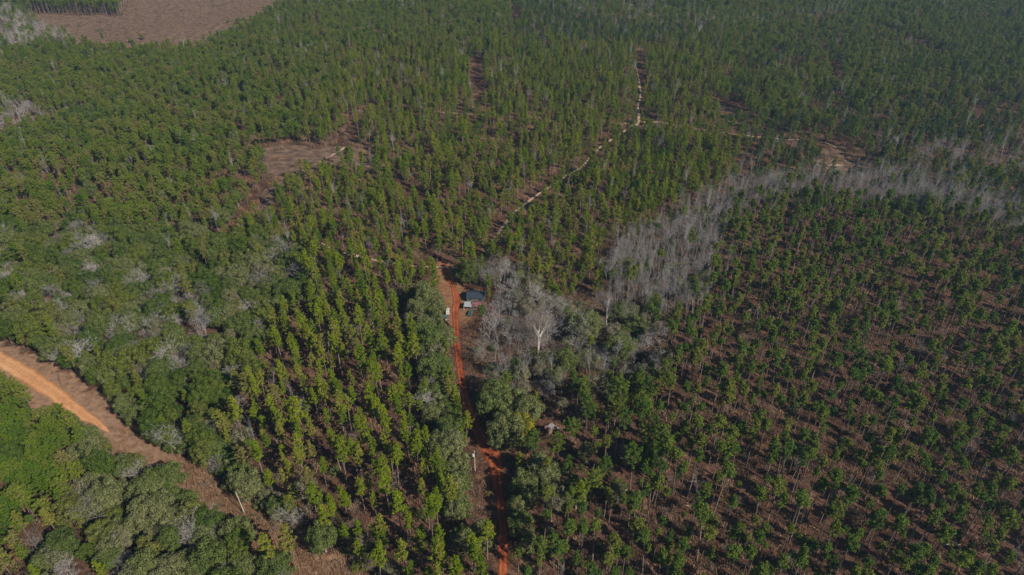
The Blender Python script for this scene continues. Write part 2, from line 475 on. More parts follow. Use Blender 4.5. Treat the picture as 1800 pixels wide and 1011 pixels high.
Lg = lambda pl: [at(*p) for p in pl]
RED, ORANGE, TR, TRB, TRC, TRD, TRE = map(Lg, (red_road, orange_road, trail, trail_b, trail_c, trail_d, trail_e))

strip_up = [(-200, 500), (-100, 556), (0, 603), (60, 625), (130, 663), (200, 709), (240, 750), (300, 790), (370, 826), (450, 897), (520, 948), (640, 1018), (720, 1080)]
strip_lo = [(-200, 600), (-60, 655), (30, 700), (110, 748), (180, 787), (250, 825), (330, 888), (400, 945), (470, 1003), (560, 1080)]
Z = {}
Z['strip'] = gpoly(strip_up + strip_lo[::-1])
strip_core_lo = [(x, y - (14 if x > 150 else 2)) for x, y in strip_lo]
Z['strip_core'] = gpoly(strip_up + strip_core_lo[::-1])
Z['C1'] = gpoly([(-260, 560), (-60, 664), (30, 712), (110, 765), (132, 800), (112, 862), (40, 932), (-30, 1025), (-80, 1150), (-300, 1150)])
Z['C2'] = gpoly([(165, 784), (250, 826), (330, 884), (400, 938), (470, 996), (600, 1120), (0, 1150), (0, 1080), (70, 965), (145, 890)])
Z['B'] = gpoly([(-250, 405), (0, 410), (130, 406), (230, 412), (370, 428), (500, 436), (556, 462), (540, 520), (490, 575), (458, 640), (440, 700), (408, 765), (400, 806), (450, 862), (530, 930), (625, 1000), (720, 1075), (700, 1068), (620, 1008), (516, 948), (444, 896), (366, 826), (295, 788), (238, 748), (198, 706), (128, 660), (60, 622), (0, 600), (-100, 552), (-250, 470)])
Z['E'] = gpoly([(738, 515), (783, 530), (780, 570), (784, 640), (786, 715), (806, 795), (832, 860), (845, 925), (820, 925), (800, 900), (775, 850), (755, 760), (738, 660), (722, 590), (716, 545)])
Z['E2'] = gpoly([(805, 940), (850, 940), (866, 1010), (868, 1100), (800, 1100), (795, 980)])
Z['D'] = gpoly([(556, 470), (600, 478), (720, 482), (738, 515), (716, 545), (722, 590), (738, 660), (755, 760), (775, 850), (800, 900), (820, 930), (795, 950), (790, 1120), (740, 1120), (640, 1008), (530, 930), (452, 862), (402, 806), (410, 765), (442, 700), (460, 640), (492, 575), (542, 520)])
Z['I'] = gpoly([(842, 478), (900, 466), (940, 520), (975, 548), (1050, 545), (1110, 565), (1165, 600), (1160, 690), (1080, 700), (985, 705), (930, 728), (862, 712), (838, 650), (832, 590), (856, 556), (870, 520)])
Z['G2'] = gpoly([(1062, 500), (1085, 440), (1150, 422), (1230, 375), (1290, 348), (1350, 334), (1450, 326), (1560, 320), (1660, 342), (1740, 375), (1830, 412), (1960, 460), (1960, 500), (1830, 452), (1740, 424), (1640, 394), (1560, 374), (1460, 366), (1370, 368), (1310, 392), (1268, 430), (1252, 480), (1235, 545), (1190, 580), (1110, 566), (1060, 540)])
Z['J1'] = gpoly([(852, 745), (872, 715), (925, 728), (948, 770), (935, 806), (895, 806), (868, 785)])
Z['J2'] = gpoly([(893, 850), (940, 850), (945, 965), (905, 985)])
Z['JK'] = gpoly([(940, 812), (915, 830), (935, 850), (942, 900), (1040, 895), (1120, 885), (1168, 830), (1162, 700), (1085, 705), (990, 712), (952, 728), (1000, 752), (1000, 790)])
Z['K'] = gpoly([(1252, 485), (1268, 430), (1310, 395), (1370, 370), (1460, 370), (1560, 378), (1640, 398), (1740, 428), (1830, 456), (1960, 504), (2100, 560), (2400, 1150), (905, 1150), (905, 990), (948, 965), (942, 905), (1040, 900), (1120, 890), (1172, 830), (1168, 700), (1166, 600), (1195, 585), (1238, 545)])
Z['block'] = gpoly([(-60, 20), (40, 24), (215, 28), (226, 0), (236, -60), (-200, -60), (-200, 10)])
Z['cut'] = gpoly([(40, 24), (215, 28), (226, 0), (240, -80), (640, -80), (545, -10), (500, 18), (455, 42), (400, 70), (345, 92), (250, 96), (150, 92), (120, 72), (70, 48)])
Z['farbare'] = gpoly([(-200, 22), (40, 28), (70, 50), (120, 75), (150, 95), (-200, 100)])
Z['bare_a'] = gpoly([(1560, 262), (1700, 262), (1900, 290), (1900, 330), (1760, 318), (1650, 300), (1600, 292)])
Z['bare_b'] = gpoly([(1020, 22), (1140, 25), (1290, 38), (1480, 25), (1500, 42), (1300, 60), (1200, 62), (1100, 50), (1010, 42)])
Z['bare_c'] = gpoly([(-200, 205), (60, 200), (110, 222), (40, 240), (-200, 250)])
CLEAR = {}
CLEAR['c1'] = gpoly([(445, 262), (520, 255), (560, 259), (600, 252), (655, 262), (668, 292), (640, 296), (600, 286), (560, 296), (520, 322), (470, 362), (440, 392), (425, 392), (462, 340), (488, 312), (455, 300), (470, 285), (432, 276)])
CLEAR['c2'] = gpoly([(1252, 184), (1296, 186), (1318, 222), (1262, 224)])
CLEAR['c3'] = gpoly([(1430, 262), (1478, 258), (1525, 288), (1512, 312), (1440, 306)])
CLEAR['house'] = gpoly([(768, 462), (792, 450), (815, 470), (818, 500), (838, 507), (858, 507), (858, 552), (834, 562), (838, 640), (848, 700), (862, 745), (880, 788), (900, 812), (893, 850), (903, 1000), (905, 1150), (866, 1150), (864, 940), (858, 880), (846, 845), (826, 790), (800, 700), (790, 600), (784, 555), (768, 552), (770, 520), (782, 505), (765, 480)])
CLEAR['ruin'] = gpoly([(930, 742), (955, 728), (998, 745), (1000, 800), (955, 806), (935, 790)])
CLEAR['camper'] = gpoly([(772, 540), (802, 540), (802, 612), (771, 608)])
CLEAR['pole'] = gpoly([(817, 795), (852, 800), (858, 915), (822, 915)])
CLEAR['yellow'] = gpoly([(896, 752), (940, 752), (946, 822), (896, 822)])
CLEAR['houses_front'] = gpoly([(810, 545), (858, 545), (862, 585), (812, 590)])
CLEAR['spot'] = gpoly([(1060, 846), (1100, 846), (1104, 872), (1062, 870)])

def buffered_clear(P):
    """True where a point is kept free of trees"""
    m = np.zeros(len(P), bool)
    for k, z in CLEAR.items(): m |= inside(z, P)
    m |= (dist_line(ORANGE, P) < 5.2) | (inside(Z['strip_core'], P))
    m |= dist_line(RED, P) < 4.5
    m |= dist_line(TR, P) < 3.4
    m |= dist_line(TRB, P) < 3.4
    m |= dist_line(TRC, P) < 3.6
    m |= dist_line(TRD, P) < 6
    m |= dist_line(TRE, P) < 2.6
    thin = np.random.default_rng(len(P)).random(len(P)) < .55
    for kc in ('c1', 'c2', 'c3'):
        for k in (8,): m |= inside(CLEAR[kc], P + np.array([0, k])) & thin
    for line, w in ((TR, 3.2), (TRB, 3.0)):
        for k in (8, 16, 25): m |= (dist_line(line, P + np.array([0, k])) < w) & thin
    for l, w in breaks: m |= dist_line(Lg(l), P) < w
    return m

def rows(poly_or_box, sp_row, sp_along, ang, jit, seed):
    """jittered planting rows over a bounding box; ang = direction of the rows"""
    r = np.random.default_rng(seed)
    xs = [p[0] for p in poly_or_box]; ys = [p[1] for p in poly_or_box]
    cx, cy = (min(xs) + max(xs)) / 2, (min(ys) + max(ys)) / 2
    R = max(max(xs) - min(xs), max(ys) - min(ys)) * .75
    a = np.arange(-R, R, sp_along); b = np.arange(-R, R, sp_row)
    A, B = np.meshgrid(a, b)
    A = A + r.uniform(0, sp_along, (len(b), 1))
    A = A.ravel() + r.normal(0, jit * sp_along, A.size); B = B.ravel() + r.normal(0, jit * sp_row * .7, B.size)
    d = np.array([math.cos(ang), math.sin(ang)]); e = np.array([-d[1], d[0]])
    B = B + 2.5 * np.sin(A * .02)
    P = np.array([cx, cy]) + A[:, None] * d + B[:, None] * e
    return P

trees = []     # family, x, y, scale, rz
def put(P, fams, weights, smin, smax, seed, drop=0.0):
    r = np.random.default_rng(seed)
    keep = r.random(len(P)) >= drop
    P = P[keep]
    names = r.choice(fams, size=len(P), p=np.array(weights) / sum(weights))
    sc_ = r.uniform(smin, smax, len(P))
    for (x, y), f, s in zip(P.tolist(), names.tolist(), sc_.tolist()):
        trees.append((f, x, y, s, r.uniform(0, 2 * PI)))

def in_wide_view(P, margin=60):
    dz = 0 - CAM_Z
    dep = P[:, 1] * math.cos(PITCH) - dz * math.sin(PITCH)
    up = P[:, 1] * math.sin(PITCH) + dz * math.cos(PITCH)
    px = 900 + F * P[:, 0] / dep; py = 505.5 - F * up / dep
    return (px > -190) & (px < 1990) & (py > -45) & (py < 1180)

def zone(name, sp_row, sp_along, ang, jit, seed, extra=None):
    P = rows(Z[name], sp_row, sp_along, ang, jit, seed)
    P = P[inside(Z[name], P) & in_wide_view(P)]
    return P[~buffered_clear(P)] if extra is None else P[extra(P)]

def not_in(P, names):
    m = np.ones(len(P), bool)
    for n in names: m &= ~inside(Z[n], P)
    return m

ang_left = math.atan2(-.93, .34)
# west plantation of tall bright pines beside the red road
P = zone('D', 6.2, 5.1, ang_left, .28, 1)
put(P, ['pine_bright', 'pine_mid'], [.8, .2], .56, 1.02, 2, .16)
P = rows(Z['D'], 3.4, 3.4, .2, .3, 61)
P = P[(dist_line(Lg(strip_up[7:]), P) < 9) & ~inside(Z['strip_core'], P) & in_wide_view(P)]
put(P, ['bush', 'oak_grey', 'bare_brown', 'hedge'], [.5, .2, .2, .1], .45, .8, 62, .25)
P = zone('D', 12, 11, .4, .4, 3); put(P, ['bare_brown', 'bush', 'bare_tall', 'oak_grey'], [.55, .25, .1, .1], .55, .95, 4, .42)
P = zone('E2', 6, 5.2, ang_left, .2, 5); put(P, ['pine_bright', 'hedge'], [.8, .2], .8, 1.0, 6, .1)
# hedge row
P = zone('E', 4.6, 4.6, ang_left, .25, 7); put(P, ['hedge', 'oak', 'oak_grey', 'bare'], [.6, .2, .14, .06], .65, 1.0, 8, .12)
# right plantation
P = zone('K', 5.6, 5.0, math.radians(67), .38, 9)
put(P, ['pine_dark', 'pine_far', 'bare_tall'], [.92, .055, .025], .60, 1.10, 10, .14)
P = zone('K', 17, 15, .4, .4, 11); put(P, ['bare_brown', 'bush', 'bare_tall'], [.6, .25, .15], .4, .8, 12, .35)
# mixed wood beside it
P = zone('JK', 6.2, 6.0, .7, .27, 13); put(P, ['pine_big', 'pine_dark', 'oak', 'oak_green', 'oak_grey'], [.38, .22, .18, .14, .08], .62, .95, 14, .10)
P = zone('J1', 6.5, 6.5, .7, .2, 15); put(P, ['oak', 'oak_grey', 'hedge'], [.55, .2, .25], .95, 1.2, 16, .05)
P = zone('J2', 7.0, 6.5, ang_left, .2, 17); put(P, ['oak', 'hedge', 'oak_grey', 'pine_dark'], [.4, .25, .2, .15], .6, .95, 18, .1)
# bottomland east of the houses: grey leafless trees and brush
P = zone('I', 5.4, 5.4, .3, .3, 19); put(P, ['bare', 'bare_brown', 'bare_tall', 'oak_grey', 'oak', 'pine_dark', 'bush'], [.24, .20, .19, .16, .06, .04, .11], .65, 1.1, 20, .06)
P = zone('G2', 3.6, 3.6, .3, .3, 21)
put(P, ['bare_tall', 'bare', 'bare_brown', 'oak_green', 'pine_dark'], [.82, .06, .05, .035, .035], .7, 1.05, 22, .03)
# evergreen hardwood west
P = zone('B', 6.1, 6.1, .5, .3, 23)
n1 = vnoise(P[:, 0], P[:, 1], 26)
# leafless pockets
pock = np.zeros(len(P))
for (bx, by, rr) in ((60, 545, 22), (130, 560, 20), (190, 500, 12), (230, 580, 26), (320, 560, 14), (480, 430, 12), (330, 500, 9), (300, 650, 12), (130, 640, 7), (470, 880, 16), (500, 905, 12), (180, 420, 12)):
    g = at(bx, by, 8); pock = np.maximum(pock, np.clip(1.3 - np.hypot(P[:, 0] - g[0], P[:, 1] - g[1]) / rr, 0, 1))
rr_ = np.random.default_rng(24).random(len(P))
bm_ = rr_ < .12 + .40 * pock
put(P[bm_], ['bare', 'bare_tall', 'bare_brown'], [.84, .08, .08], .66, 1.05, 25)
gm = (~bm_) & (n1 > .58)
put(P[gm], ['oak_green', 'pine_mid', 'oak'], [.65, .12, .23], .55, .95, 26)
gm = (~bm_) & (n1 <= .58)
put(P[gm], ['oak', 'oak_green', 'oak_grey'], [.6, .28, .12], .55, .98, 27)
# lower left woods
P = zone('C1', 4.8, 4.6, 1.1, .26, 28); put(P, ['pine_lush', 'oak_green'], [.9, .1], .62, .92, 29, .04)
P = zone('C2', 6.0, 5.8, .9, .28, 30); put(P, ['oak', 'oak_green', 'oak_grey', 'bare', 'pine_bright'], [.55, .15, .12, .16, .02], .55, .98, 31, .03)
# the far pine country
U = [at(-190, -42), at(1990, -42), at(1990, 620), at(-190, 470)]
U = [(-900, 150), (900, 150), (900, 1250), (-900, 1250)]
P = rows(U, 5.3, 4.9, math.radians(100), .36, 32)
P = P[in_wide_view(P)]
P = P[not_in(P, ['strip', 'C1', 'C2', 'B', 'E', 'E2', 'D', 'I', 'G2', 'J1', 'J2', 'JK', 'K', 'cut', 'block', 'farbare', 'bare_a', 'bare_b', 'bare_c'])]
P = P[~buffered_clear(P)]
dep = P[:, 1] * math.cos(PITCH) + CAM_Z * math.sin(PITCH)
PX = 900 + F * P[:, 0] / dep; PY = 505.5 - F * (P[:, 1] * math.sin(PITCH) - CAM_Z * math.cos(PITCH)) / dep
south = (PY > 480) | ((PX > 740) & (PX < 1070) & (PY > 470))
dn = vnoise(P[:, 0], P[:, 1], 38) * .6 + vnoise(P[:, 0] + 300, P[:, 1], 14) * .4
rr_ = np.random.default_rng(33).random(len(P))
keep = rr_ > np.clip((.42 - dn) * 2.2, 0, .8) + .07
P, PX, PY, dn = P[keep], PX[keep], PY[keep], dn[keep]
r3 = np.random.default_rng(34).random(len(P))
olive = (PX + (PY - 200) * .5 < 560) | ((PX > 1250) & (PY < 230) & (dn > .35)) | ((PX < 900) & (PY < 90))
bright = (~olive) & (PX > 430) & (PX < 1280) & (PY > 85)
young = bright & (PX > 820) & (PY < 210)
other = (~olive) & (~bright)
sel = olive; put(P[sel], ['pine_olive', 'pine_mid', 'pine_dark', 'bare_tall', 'oak'], [.66, .2, .06, .03, .05], .6, .92, 35)
sel = bright; put(P[sel], ['pine_young', 'pine_bright', 'pine_mid', 'bare_tall', 'bare_brown'], [.68, .08, .16, .05, .03], .60, .98, 36)
sel = other; put(P[sel], ['pine_far', 'pine_young', 'pine_mid', 'bare_tall', 'pine_olive'], [.64, .09, .09, .08, .10], .6, .95, 37)
for zn, w, sd in (('farbare', [.5, .2, .3], 40), ('bare_a', [.6, .2, .2], 41), ('bare_b', [.25, .05, .7], 42), ('bare_c', [.5, .3, .2], 43)):
    P = zone(zn, 6.5, 6.5, .4, .28, sd); put(P, ['bare_tall', 'bare', 'pine_olive'], w, .7, .95, sd + 10, .08)
P = zone('block', 4.2, 4.2, math.radians(98), .16, 44)
put(P, ['pine_dark', 'pine_mid'], [.6, .4], .78, .86, 45, .02)
# trees picked out one by one: family index, base in the photograph, scale
SPECIAL = [
    ('bare_white', 0, (945, 633), 1.0, .6, 'tall white-trunked leafless tree forking low, the palest and tallest among the grey trees'),
    ('bare_white', 1, (1068, 580), .95, .2, 'pale leafless tree with crooked white limbs behind the low green pines'),
    ('bare_white', 1, (1030, 604), .85, 2.2, 'slim leafless tree with one bare pale stem east of the tallest white tree'),
    ('hedge', 2, (826, 497), 1.15, 0, 'big round evergreen tree shading the yard just north of the dark house'),
    ('hedge', 1, (812, 486), .95, 1, 'smaller round evergreen tree at the yard edge beside the shaded clearing'),
    ('bare', 3, (857, 508), 1.0, 0, 'pale spreading leafless tree right behind the dark house roof'),
    ('oak', 3, (750, 548), 1.2, 2, 'broad olive evergreen tree beside the white camper west of the red road'),
    ('oak', 4, (752, 622), 1.2, 3, 'widest olive evergreen tree south of the blue shed by the road'),
    ('yellow', 0, (918, 775), 1.0, 0, 'yellow-green leaning evergreen tree standing over the dark wood east of the road'),
    ('yellow', 0, (285, 928), .62, 2, 'small mustard-yellow tree among the olive woods in the lower corner'),
    ('oak', 2, (890, 782), 1.1, 1, 'large olive tree on the inside of the road bend opposite the utility pole'),
    ('bare', 1, (720, 770), .5, 0, 'pale leafless bush among the bright pines west of the hedge row'),
    ('bare_white', 1, (809, 712), .5, 3, 'short pale dead tree leaning over the west edge of the red road'),
    ('pine_bright', 2, (522, 1005), 1.0, 1, 'bright green pine alone at the brown strip edge, near the bottom of the photo'),
    ('pine_bright', 4, (492, 1022), .95, 3, 'bright green pine in front of the strip, second from the bottom corner bare patch'),
    ('pine_big', 1, (1456, 345), .8, 3, 'single dark pine standing among the grey leafless band in the far right'),
    ('oak', 0, (252, 72), .5, 0, 'round olive tree standing alone in the far clearcut, the nearer one'),
    ('hedge', 0, (232, 76), .62, 1, 'bushy olive tree alone in the far clearcut with its shadow beside it'),
    ('bush', 1, (176, 52), .8, 2, 'small rusty bush alone in the far clearcut near the pine block'),
    ('oak', 1, (420, 42), .55, 3, 'lone round tree near the eastern edge of the far clearcut'),
    ('hedge', 0, (402, 40), .5, 3, 'thin dark tree near the eastern edge of the far clearcut'),
]

# ------------------------------------------------------------------ scatter objects (geometry nodes, real geometry copied)
def scatter(name, pts, protos, label, category):
    """pts: list of (proto index, x, y, z, rx, ry, rz, s)"""
    me = bpy.data.meshes.new(name)
    A = np.array(pts, dtype=np.float64)
    me.from_pydata([tuple(p) for p in A[:, 1:4].tolist()], [], [])
    a = me.attributes.new('variant', 'INT', 'POINT'); a.data.foreach_set('value', A[:, 0].astype(np.int32))
    a = me.attributes.new('turn', 'FLOAT_VECTOR', 'POINT'); a.data.foreach_set('vector', A[:, 4:7].astype(np.float32).ravel())
    rr = np.random.default_rng(len(pts)); n = len(pts)
    wx = rr.uniform(.86, 1.16, n); S = np.stack([A[:, 7] * wx, A[:, 7] * wx * rr.uniform(.9, 1.1, n), A[:, 7] * rr.uniform(.86, 1.12, n)], axis=1)
    a = me.attributes.new('size', 'FLOAT_VECTOR', 'POINT'); a.data.foreach_set('vector', S.astype(np.float32).ravel())
    o = bpy.data.objects.new(name, me); C.objects.link(o)
    o['kind'] = 'stuff'; o['label'] = label; o['category'] = category
    ng = bpy.data.node_groups.new(name + '_nodes', 'GeometryNodeTree')
    ng.interface.new_socket('Geometry', in_out='INPUT', socket_type='NodeSocketGeometry')
    ng.interface.new_socket('Geometry', in_out='OUTPUT', socket_type='NodeSocketGeometry')
    N = ng.nodes.new; L = ng.links.new
    gi = N('NodeGroupInput'); go = N('NodeGroupOutput'); jn = N('GeometryNodeJoinGeometry')
    def attr(nm, ty):
        n = N('GeometryNodeInputNamedAttribute'); n.data_type = ty; n.inputs['Name'].default_value = nm
        return n.outputs['Attribute']
    va, tu, si = attr('variant', 'INT'), attr('turn', 'FLOAT_VECTOR'), attr('size', 'FLOAT_VECTOR')
    for k, mesh in enumerate(protos):
        po = bpy.data.objects.new(name + '_source', mesh)       # never linked: only its mesh is read
        oi = N('GeometryNodeObjectInfo'); oi.inputs['Object'].default_value = po; oi.inputs['As Instance'].default_value = False
        ip = N('GeometryNodeInstanceOnPoints')
        cmp = N('FunctionNodeCompare'); cmp.data_type = 'INT'; cmp.operation = 'EQUAL'
        L(va, cmp.inputs[2]); cmp.inputs[3].default_value = k
        L(gi.outputs[0], ip.inputs['Points']); L(cmp.outputs[0], ip.inputs['Selection'])
        L(oi.outputs['Geometry'], ip.inputs['Instance'])
        L(tu, ip.inputs['Rotation']); L(si, ip.inputs['Scale'])
        L(ip.outputs[0], jn.inputs[0])
    L(jn.outputs[0], go.inputs[0])
    md = o.modifiers.new('scatter', 'NODES'); md.node_group = ng
    return o

# ------------------------------------------------------------------ individuals
ONES = 'zero one two three four five six seven eight nine ten eleven twelve thirteen fourteen fifteen sixteen seventeen eighteen nineteen'.split()
TENS = '_ _ twenty thirty forty fifty sixty seventy eighty ninety'.split()
def say(n):
    n = int(n)
    if n < 20: return ONES[n]
    return TENS[n // 10] + ('' if n % 10 == 0 else '-' + ONES[n % 10])

LOOK = {'pine_bright': 'bright green pine with long narrow crown', 'pine_dark': 'pine with small round crown on bare stem', 'pine_mid': 'green pine with tapering crown',
        'pine_olive': 'olive pine with rounded crown', 'pine_big': 'broad dark pine', 'pine_far': 'dark green pine', 'pine_young': 'young bright pine with low crown', 'pine_lush': 'full bright green pine', 'oak': 'olive evergreen tree with lumpy crown', 'oak_green': 'green leafy tree with dense crown',
        'oak_grey': 'grey-green thin-leaved tree', 'hedge': 'bushy olive tree leafed to the ground', 'bush': 'low green bush', 'yellow': 'yellow-green tree',
        'bare': 'grey spreading leafless tree', 'bare_tall': 'slender upright leafless tree', 'bare_brown': 'small brown leafless tree', 'bare_white': 'white-barked leafless tree'}
GROUP = {'pine_tree': 'pines of the plantations', 'broadleaf_tree': 'evergreen broadleaf trees of the woods', 'bare_tree': 'leafless grey trees'}
CAT = {'pine_tree': 'pine', 'broadleaf_tree': 'tree', 'bare_tree': 'bare tree'}
used_labels = set()

proto_tree = {}
def tree_proto(f, k):
    """the first tree of a shape, with its trunk and crown"""
    root = bpy.data.objects.new(KIND[f], None); C.objects.link(root)
    root.empty_display_size = 1
    tm, cm = FAM[f][k]
    for nm, me in (('trunk', tm), ('crown', cm)):
        c = bpy.data.objects.new(nm, me); C.objects.link(c); c.parent = root
    return root

def tree_copy(src):
    r = src.copy(); C.objects.link(r)
    for ch in src.children:
        c = ch.copy(); C.objects.link(c); c.parent = r
    return r

def place_tree(f, k, x, y, s, rz, label=None):
    key = (f, k)
    if key not in proto_tree:
        o = proto_tree[key] = tree_proto(f, k)
    else:
        o = tree_copy(proto_tree[key])
    o.location = (x, y, hz(x, y))
    tl = .045 if f.startswith('pine') else .02
    o.rotation_euler = (random.uniform(-tl, tl), random.uniform(-tl, tl), rz)
    wx = s * random.uniform(.84, 1.18)
    o.scale = (wx, wx * random.uniform(.9, 1.1), s * random.uniform(.88, 1.1))
    if label is not None: o.scale = (s, s, s)
    kd = KIND[f]
    if label is None:
        px, py, _ = to_px(x, y, FH[f] * s * .75)
        a, b = min(99, max(1, round(px / 18))), min(99, max(1, round(py / 10.11)))
        words = LOOK[f].split()
        opts = [LOOK[f]]
        for adj in (('tall' if s > .95 else 'short'), 'slim', 'leaning'): opts.append(adj + ' ' + LOOK[f])
        placed = False
        for dx, dy in ((0, 0), (0, 1), (1, 0), (-1, 0), (0, -1), (1, 1), (-1, -1), (1, -1), (-1, 1), (0, 2), (2, 0), (0, -2), (-2, 0), (2, 1), (1, 2), (-2, 1), (-1, 2)):
            aa, bb = min(99, max(1, a + dx)), min(99, max(1, b + dy))
            base = LOOK[f]
            label = f'{base}, {say(aa)} percent across and {say(bb)} down'
            import re as _re
            if len(_re.findall(r"[A-Za-z0-9][A-Za-z0-9']*", label)) > 16:
                label = f'{base}, {say(aa)} percent across, {say(bb)} down'
            if label not in used_labels:
                break
        used_labels.add(label)
    o['label'] = label; o['category'] = CAT[kd]; o['group'] = GROUP[kd]
    return o

# decide which trees stand as objects of their own: the largest in the photo, 300 of a kind
byk = {}
rs = np.random.default_rng(5)
for (f, x, y, s, rz) in trees:
    k = int(rs.integers(len(FAM[f])))
    px, py, dep_ = to_px(x, y, FH[f] * s * .6)
    vis = -6 < px < 1806 and -4 < py < 1016
    size = FH[f] * s / dep_ if vis else -1
    byk.setdefault(KIND[f], []).append((size, f, k, x, y, s, rz))
spk = {}
for sp in SPECIAL: spk[KIND[sp[0]]] = spk.get(KIND[sp[0]], 0) + 1
for kd, lst in byk.items():
    lst.sort(key=lambda q: -q[0])
    n = 300 - spk.get(kd, 0)
    mine = [q for q in lst[:n] if q[0] > 0]
    rest = lst[len(mine):]
    for q in mine: place_tree(*q[1:])
    print(kd, 'individual', len(mine), 'rest', len(rest))
    if rest:
        fams = sorted({q[1] for q in rest})
        protos, idx = [], {}
        for f in fams:
            for k, (tm, cm) in enumerate(FAM[f]):
                idx[(f, k)] = len(protos); protos.append(merged('tree_mesh', [cm, tm]))
        pts = [(idx[(f, k)], x, y, hz(x, y), random.uniform(-.04, .04), random.uniform(-.04, .04), rz, s) for (_, f, k, x, y, s, rz) in rest]
        nm = {'pine_tree': 'pine_woods', 'broadleaf_tree': 'broadleaf_woods', 'bare_tree': 'leafless_woods'}[kd]
        lb = {'pine_tree': 'far pine woods running to the top of the photo', 'broadleaf_tree': 'further evergreen broadleaf woods behind the nearer trees', 'bare_tree': 'further grey leafless woods in bands between the pines'}[kd]
        scatter(nm, pts, protos, lb, 'woods')
for (f, k, bp, s, rz, lb) in SPECIAL:
    x, y = at(*bp)
    place_tree(f, k, x, y, s, rz, lb)

# ------------------------------------------------------------------ ground
xs = np.concatenate([[-9000, -5000, -3000, -1900, -1300, -1000], np.arange(-850, 851, 6.0), [1000, 1300, 1900, 3000, 5000, 9000]])
ys = np.concatenate([[-9000, -4000, -1500, -500, -150], np.arange(0, 1401, 6.0), [1600, 2000, 3000, 5000, 9000, 16000]])
X, Y = np.meshgrid(xs, ys)
Hh = hgt(X, Y)
gv = np.stack([X.ravel(), Y.ravel(), Hh.ravel()], axis=1)
nx, ny = len(xs), len(ys)
ii, jj = np.meshgrid(np.arange(nx - 1), np.arange(ny - 1))
a0 = (jj * nx + ii).ravel()
gf = np.stack([a0, a0 + 1, a0 + nx + 1, a0 + nx], axis=1)
gm_ = bpy.data.meshes.new('ground')
gm_.from_pydata(gv.tolist(), [], gf.tolist())
ground = bpy.data.objects.new('ground', gm_); C.objects.link(ground); ground['kind'] = 'structure'
for p in gm_.polygons: p.use_smooth = True
P2 = gv[:, :2]
# what kind of soil lies where: bare brown clearing, strip, red yard, pale sand
def attr_col(name, arr):
    a = gm_.attributes.new(name, 'FLOAT', 'POINT'); a.data.foreach_set('value', arr.astype(np.float32))
clr = np.zeros(len(P2))
for k in ('c1', 'c2', 'c3', 'spot'): clr = np.maximum(clr, inside(CLEAR[k], P2) * 1.0)
clr = np.maximum(clr, inside(Z['cut'], P2) * 1.0)
stp = inside(Z['strip'], P2) * 1.0
yard = np.clip(1.2 - dist_line(Lg([(780, 470), (790, 500), (800, 530), (802, 560)]), P2) / 10, 0, .8)
yard = np.maximum(yard, np.clip(1.2 - dist_line(Lg([(868, 800), (880, 850), (885, 1000)]), P2) / 8, 0, .35))
attr_col('clearing', clr); attr_col('strip', stp); attr_col('yard', yard)
gmat, nt, rmp, dif = soil_mat('forest_floor', [(0.016, 0.011, 0.008), (0.050, 0.028, 0.020), (0.096, 0.052, 0.036), (0.205, 0.130, 0.092)], .06, .75, .6)
N = nt.nodes.new; Lk = nt.links.new
prev = rmp.outputs[0]
def layer(prev, name, c1, c2, scale):
    at_ = N('ShaderNodeAttribute'); at_.attribute_name = name
    ns = N('ShaderNodeTexNoise'); ns.inputs['Scale'].default_value = scale; ns.inputs['Detail'].default_value = 6; ns.inputs['Roughness'].default_value = .7
    g = N('ShaderNodeNewGeometry'); 
    mp = N('ShaderNodeMapping'); mp.inputs['Scale'].default_value = (1, 1.6, 1)
    Lk(g.outputs['Position'], mp.inputs['Vector']); Lk(mp.outputs[0], ns.inputs['Vector'])
    r = ramp(nt, [(0.36, c1), (0.64, c2)]); Lk(ns.outputs['Fac'], r.inputs[0])
    k = N('ShaderNodeMath'); k.operation = 'MULTIPLY_ADD'; Lk(ns.outputs['Fac'], k.inputs[0]); k.inputs[1].default_value = .9; k.inputs[2].default_value = -.45
    ad = N('ShaderNodeMath'); ad.operation = 'ADD'; Lk(at_.outputs['Fac'], ad.inputs[0]); Lk(k.outputs[0], ad.inputs[1])
    mr = N('ShaderNodeMapRange'); Lk(ad.outputs[0], mr.inputs['Value']); mr.inputs['From Min'].default_value = .35; mr.inputs['From Max'].default_value = .65
    mx = N('ShaderNodeMixRGB'); Lk(mr.outputs[0], mx.inputs['Fac']); Lk(prev, mx.inputs['Color1']); Lk(r.outputs[0], mx.inputs['Color2'])
    return mx.outputs[0]
prev = layer(prev, 'clearing', (0.052, 0.036, 0.027), (0.170, 0.115, 0.084), .16)
prev = layer(prev, 'strip', (0.14, 0.085, 0.058), (0.26, 0.165, 0.11), .3)
prev = layer(prev, 'yard', (0.13, 0.070, 0.040), (0.24, 0.125, 0.066), .3)
Lk(prev, dif.inputs['Color'])
gm_.materials.append(gmat)

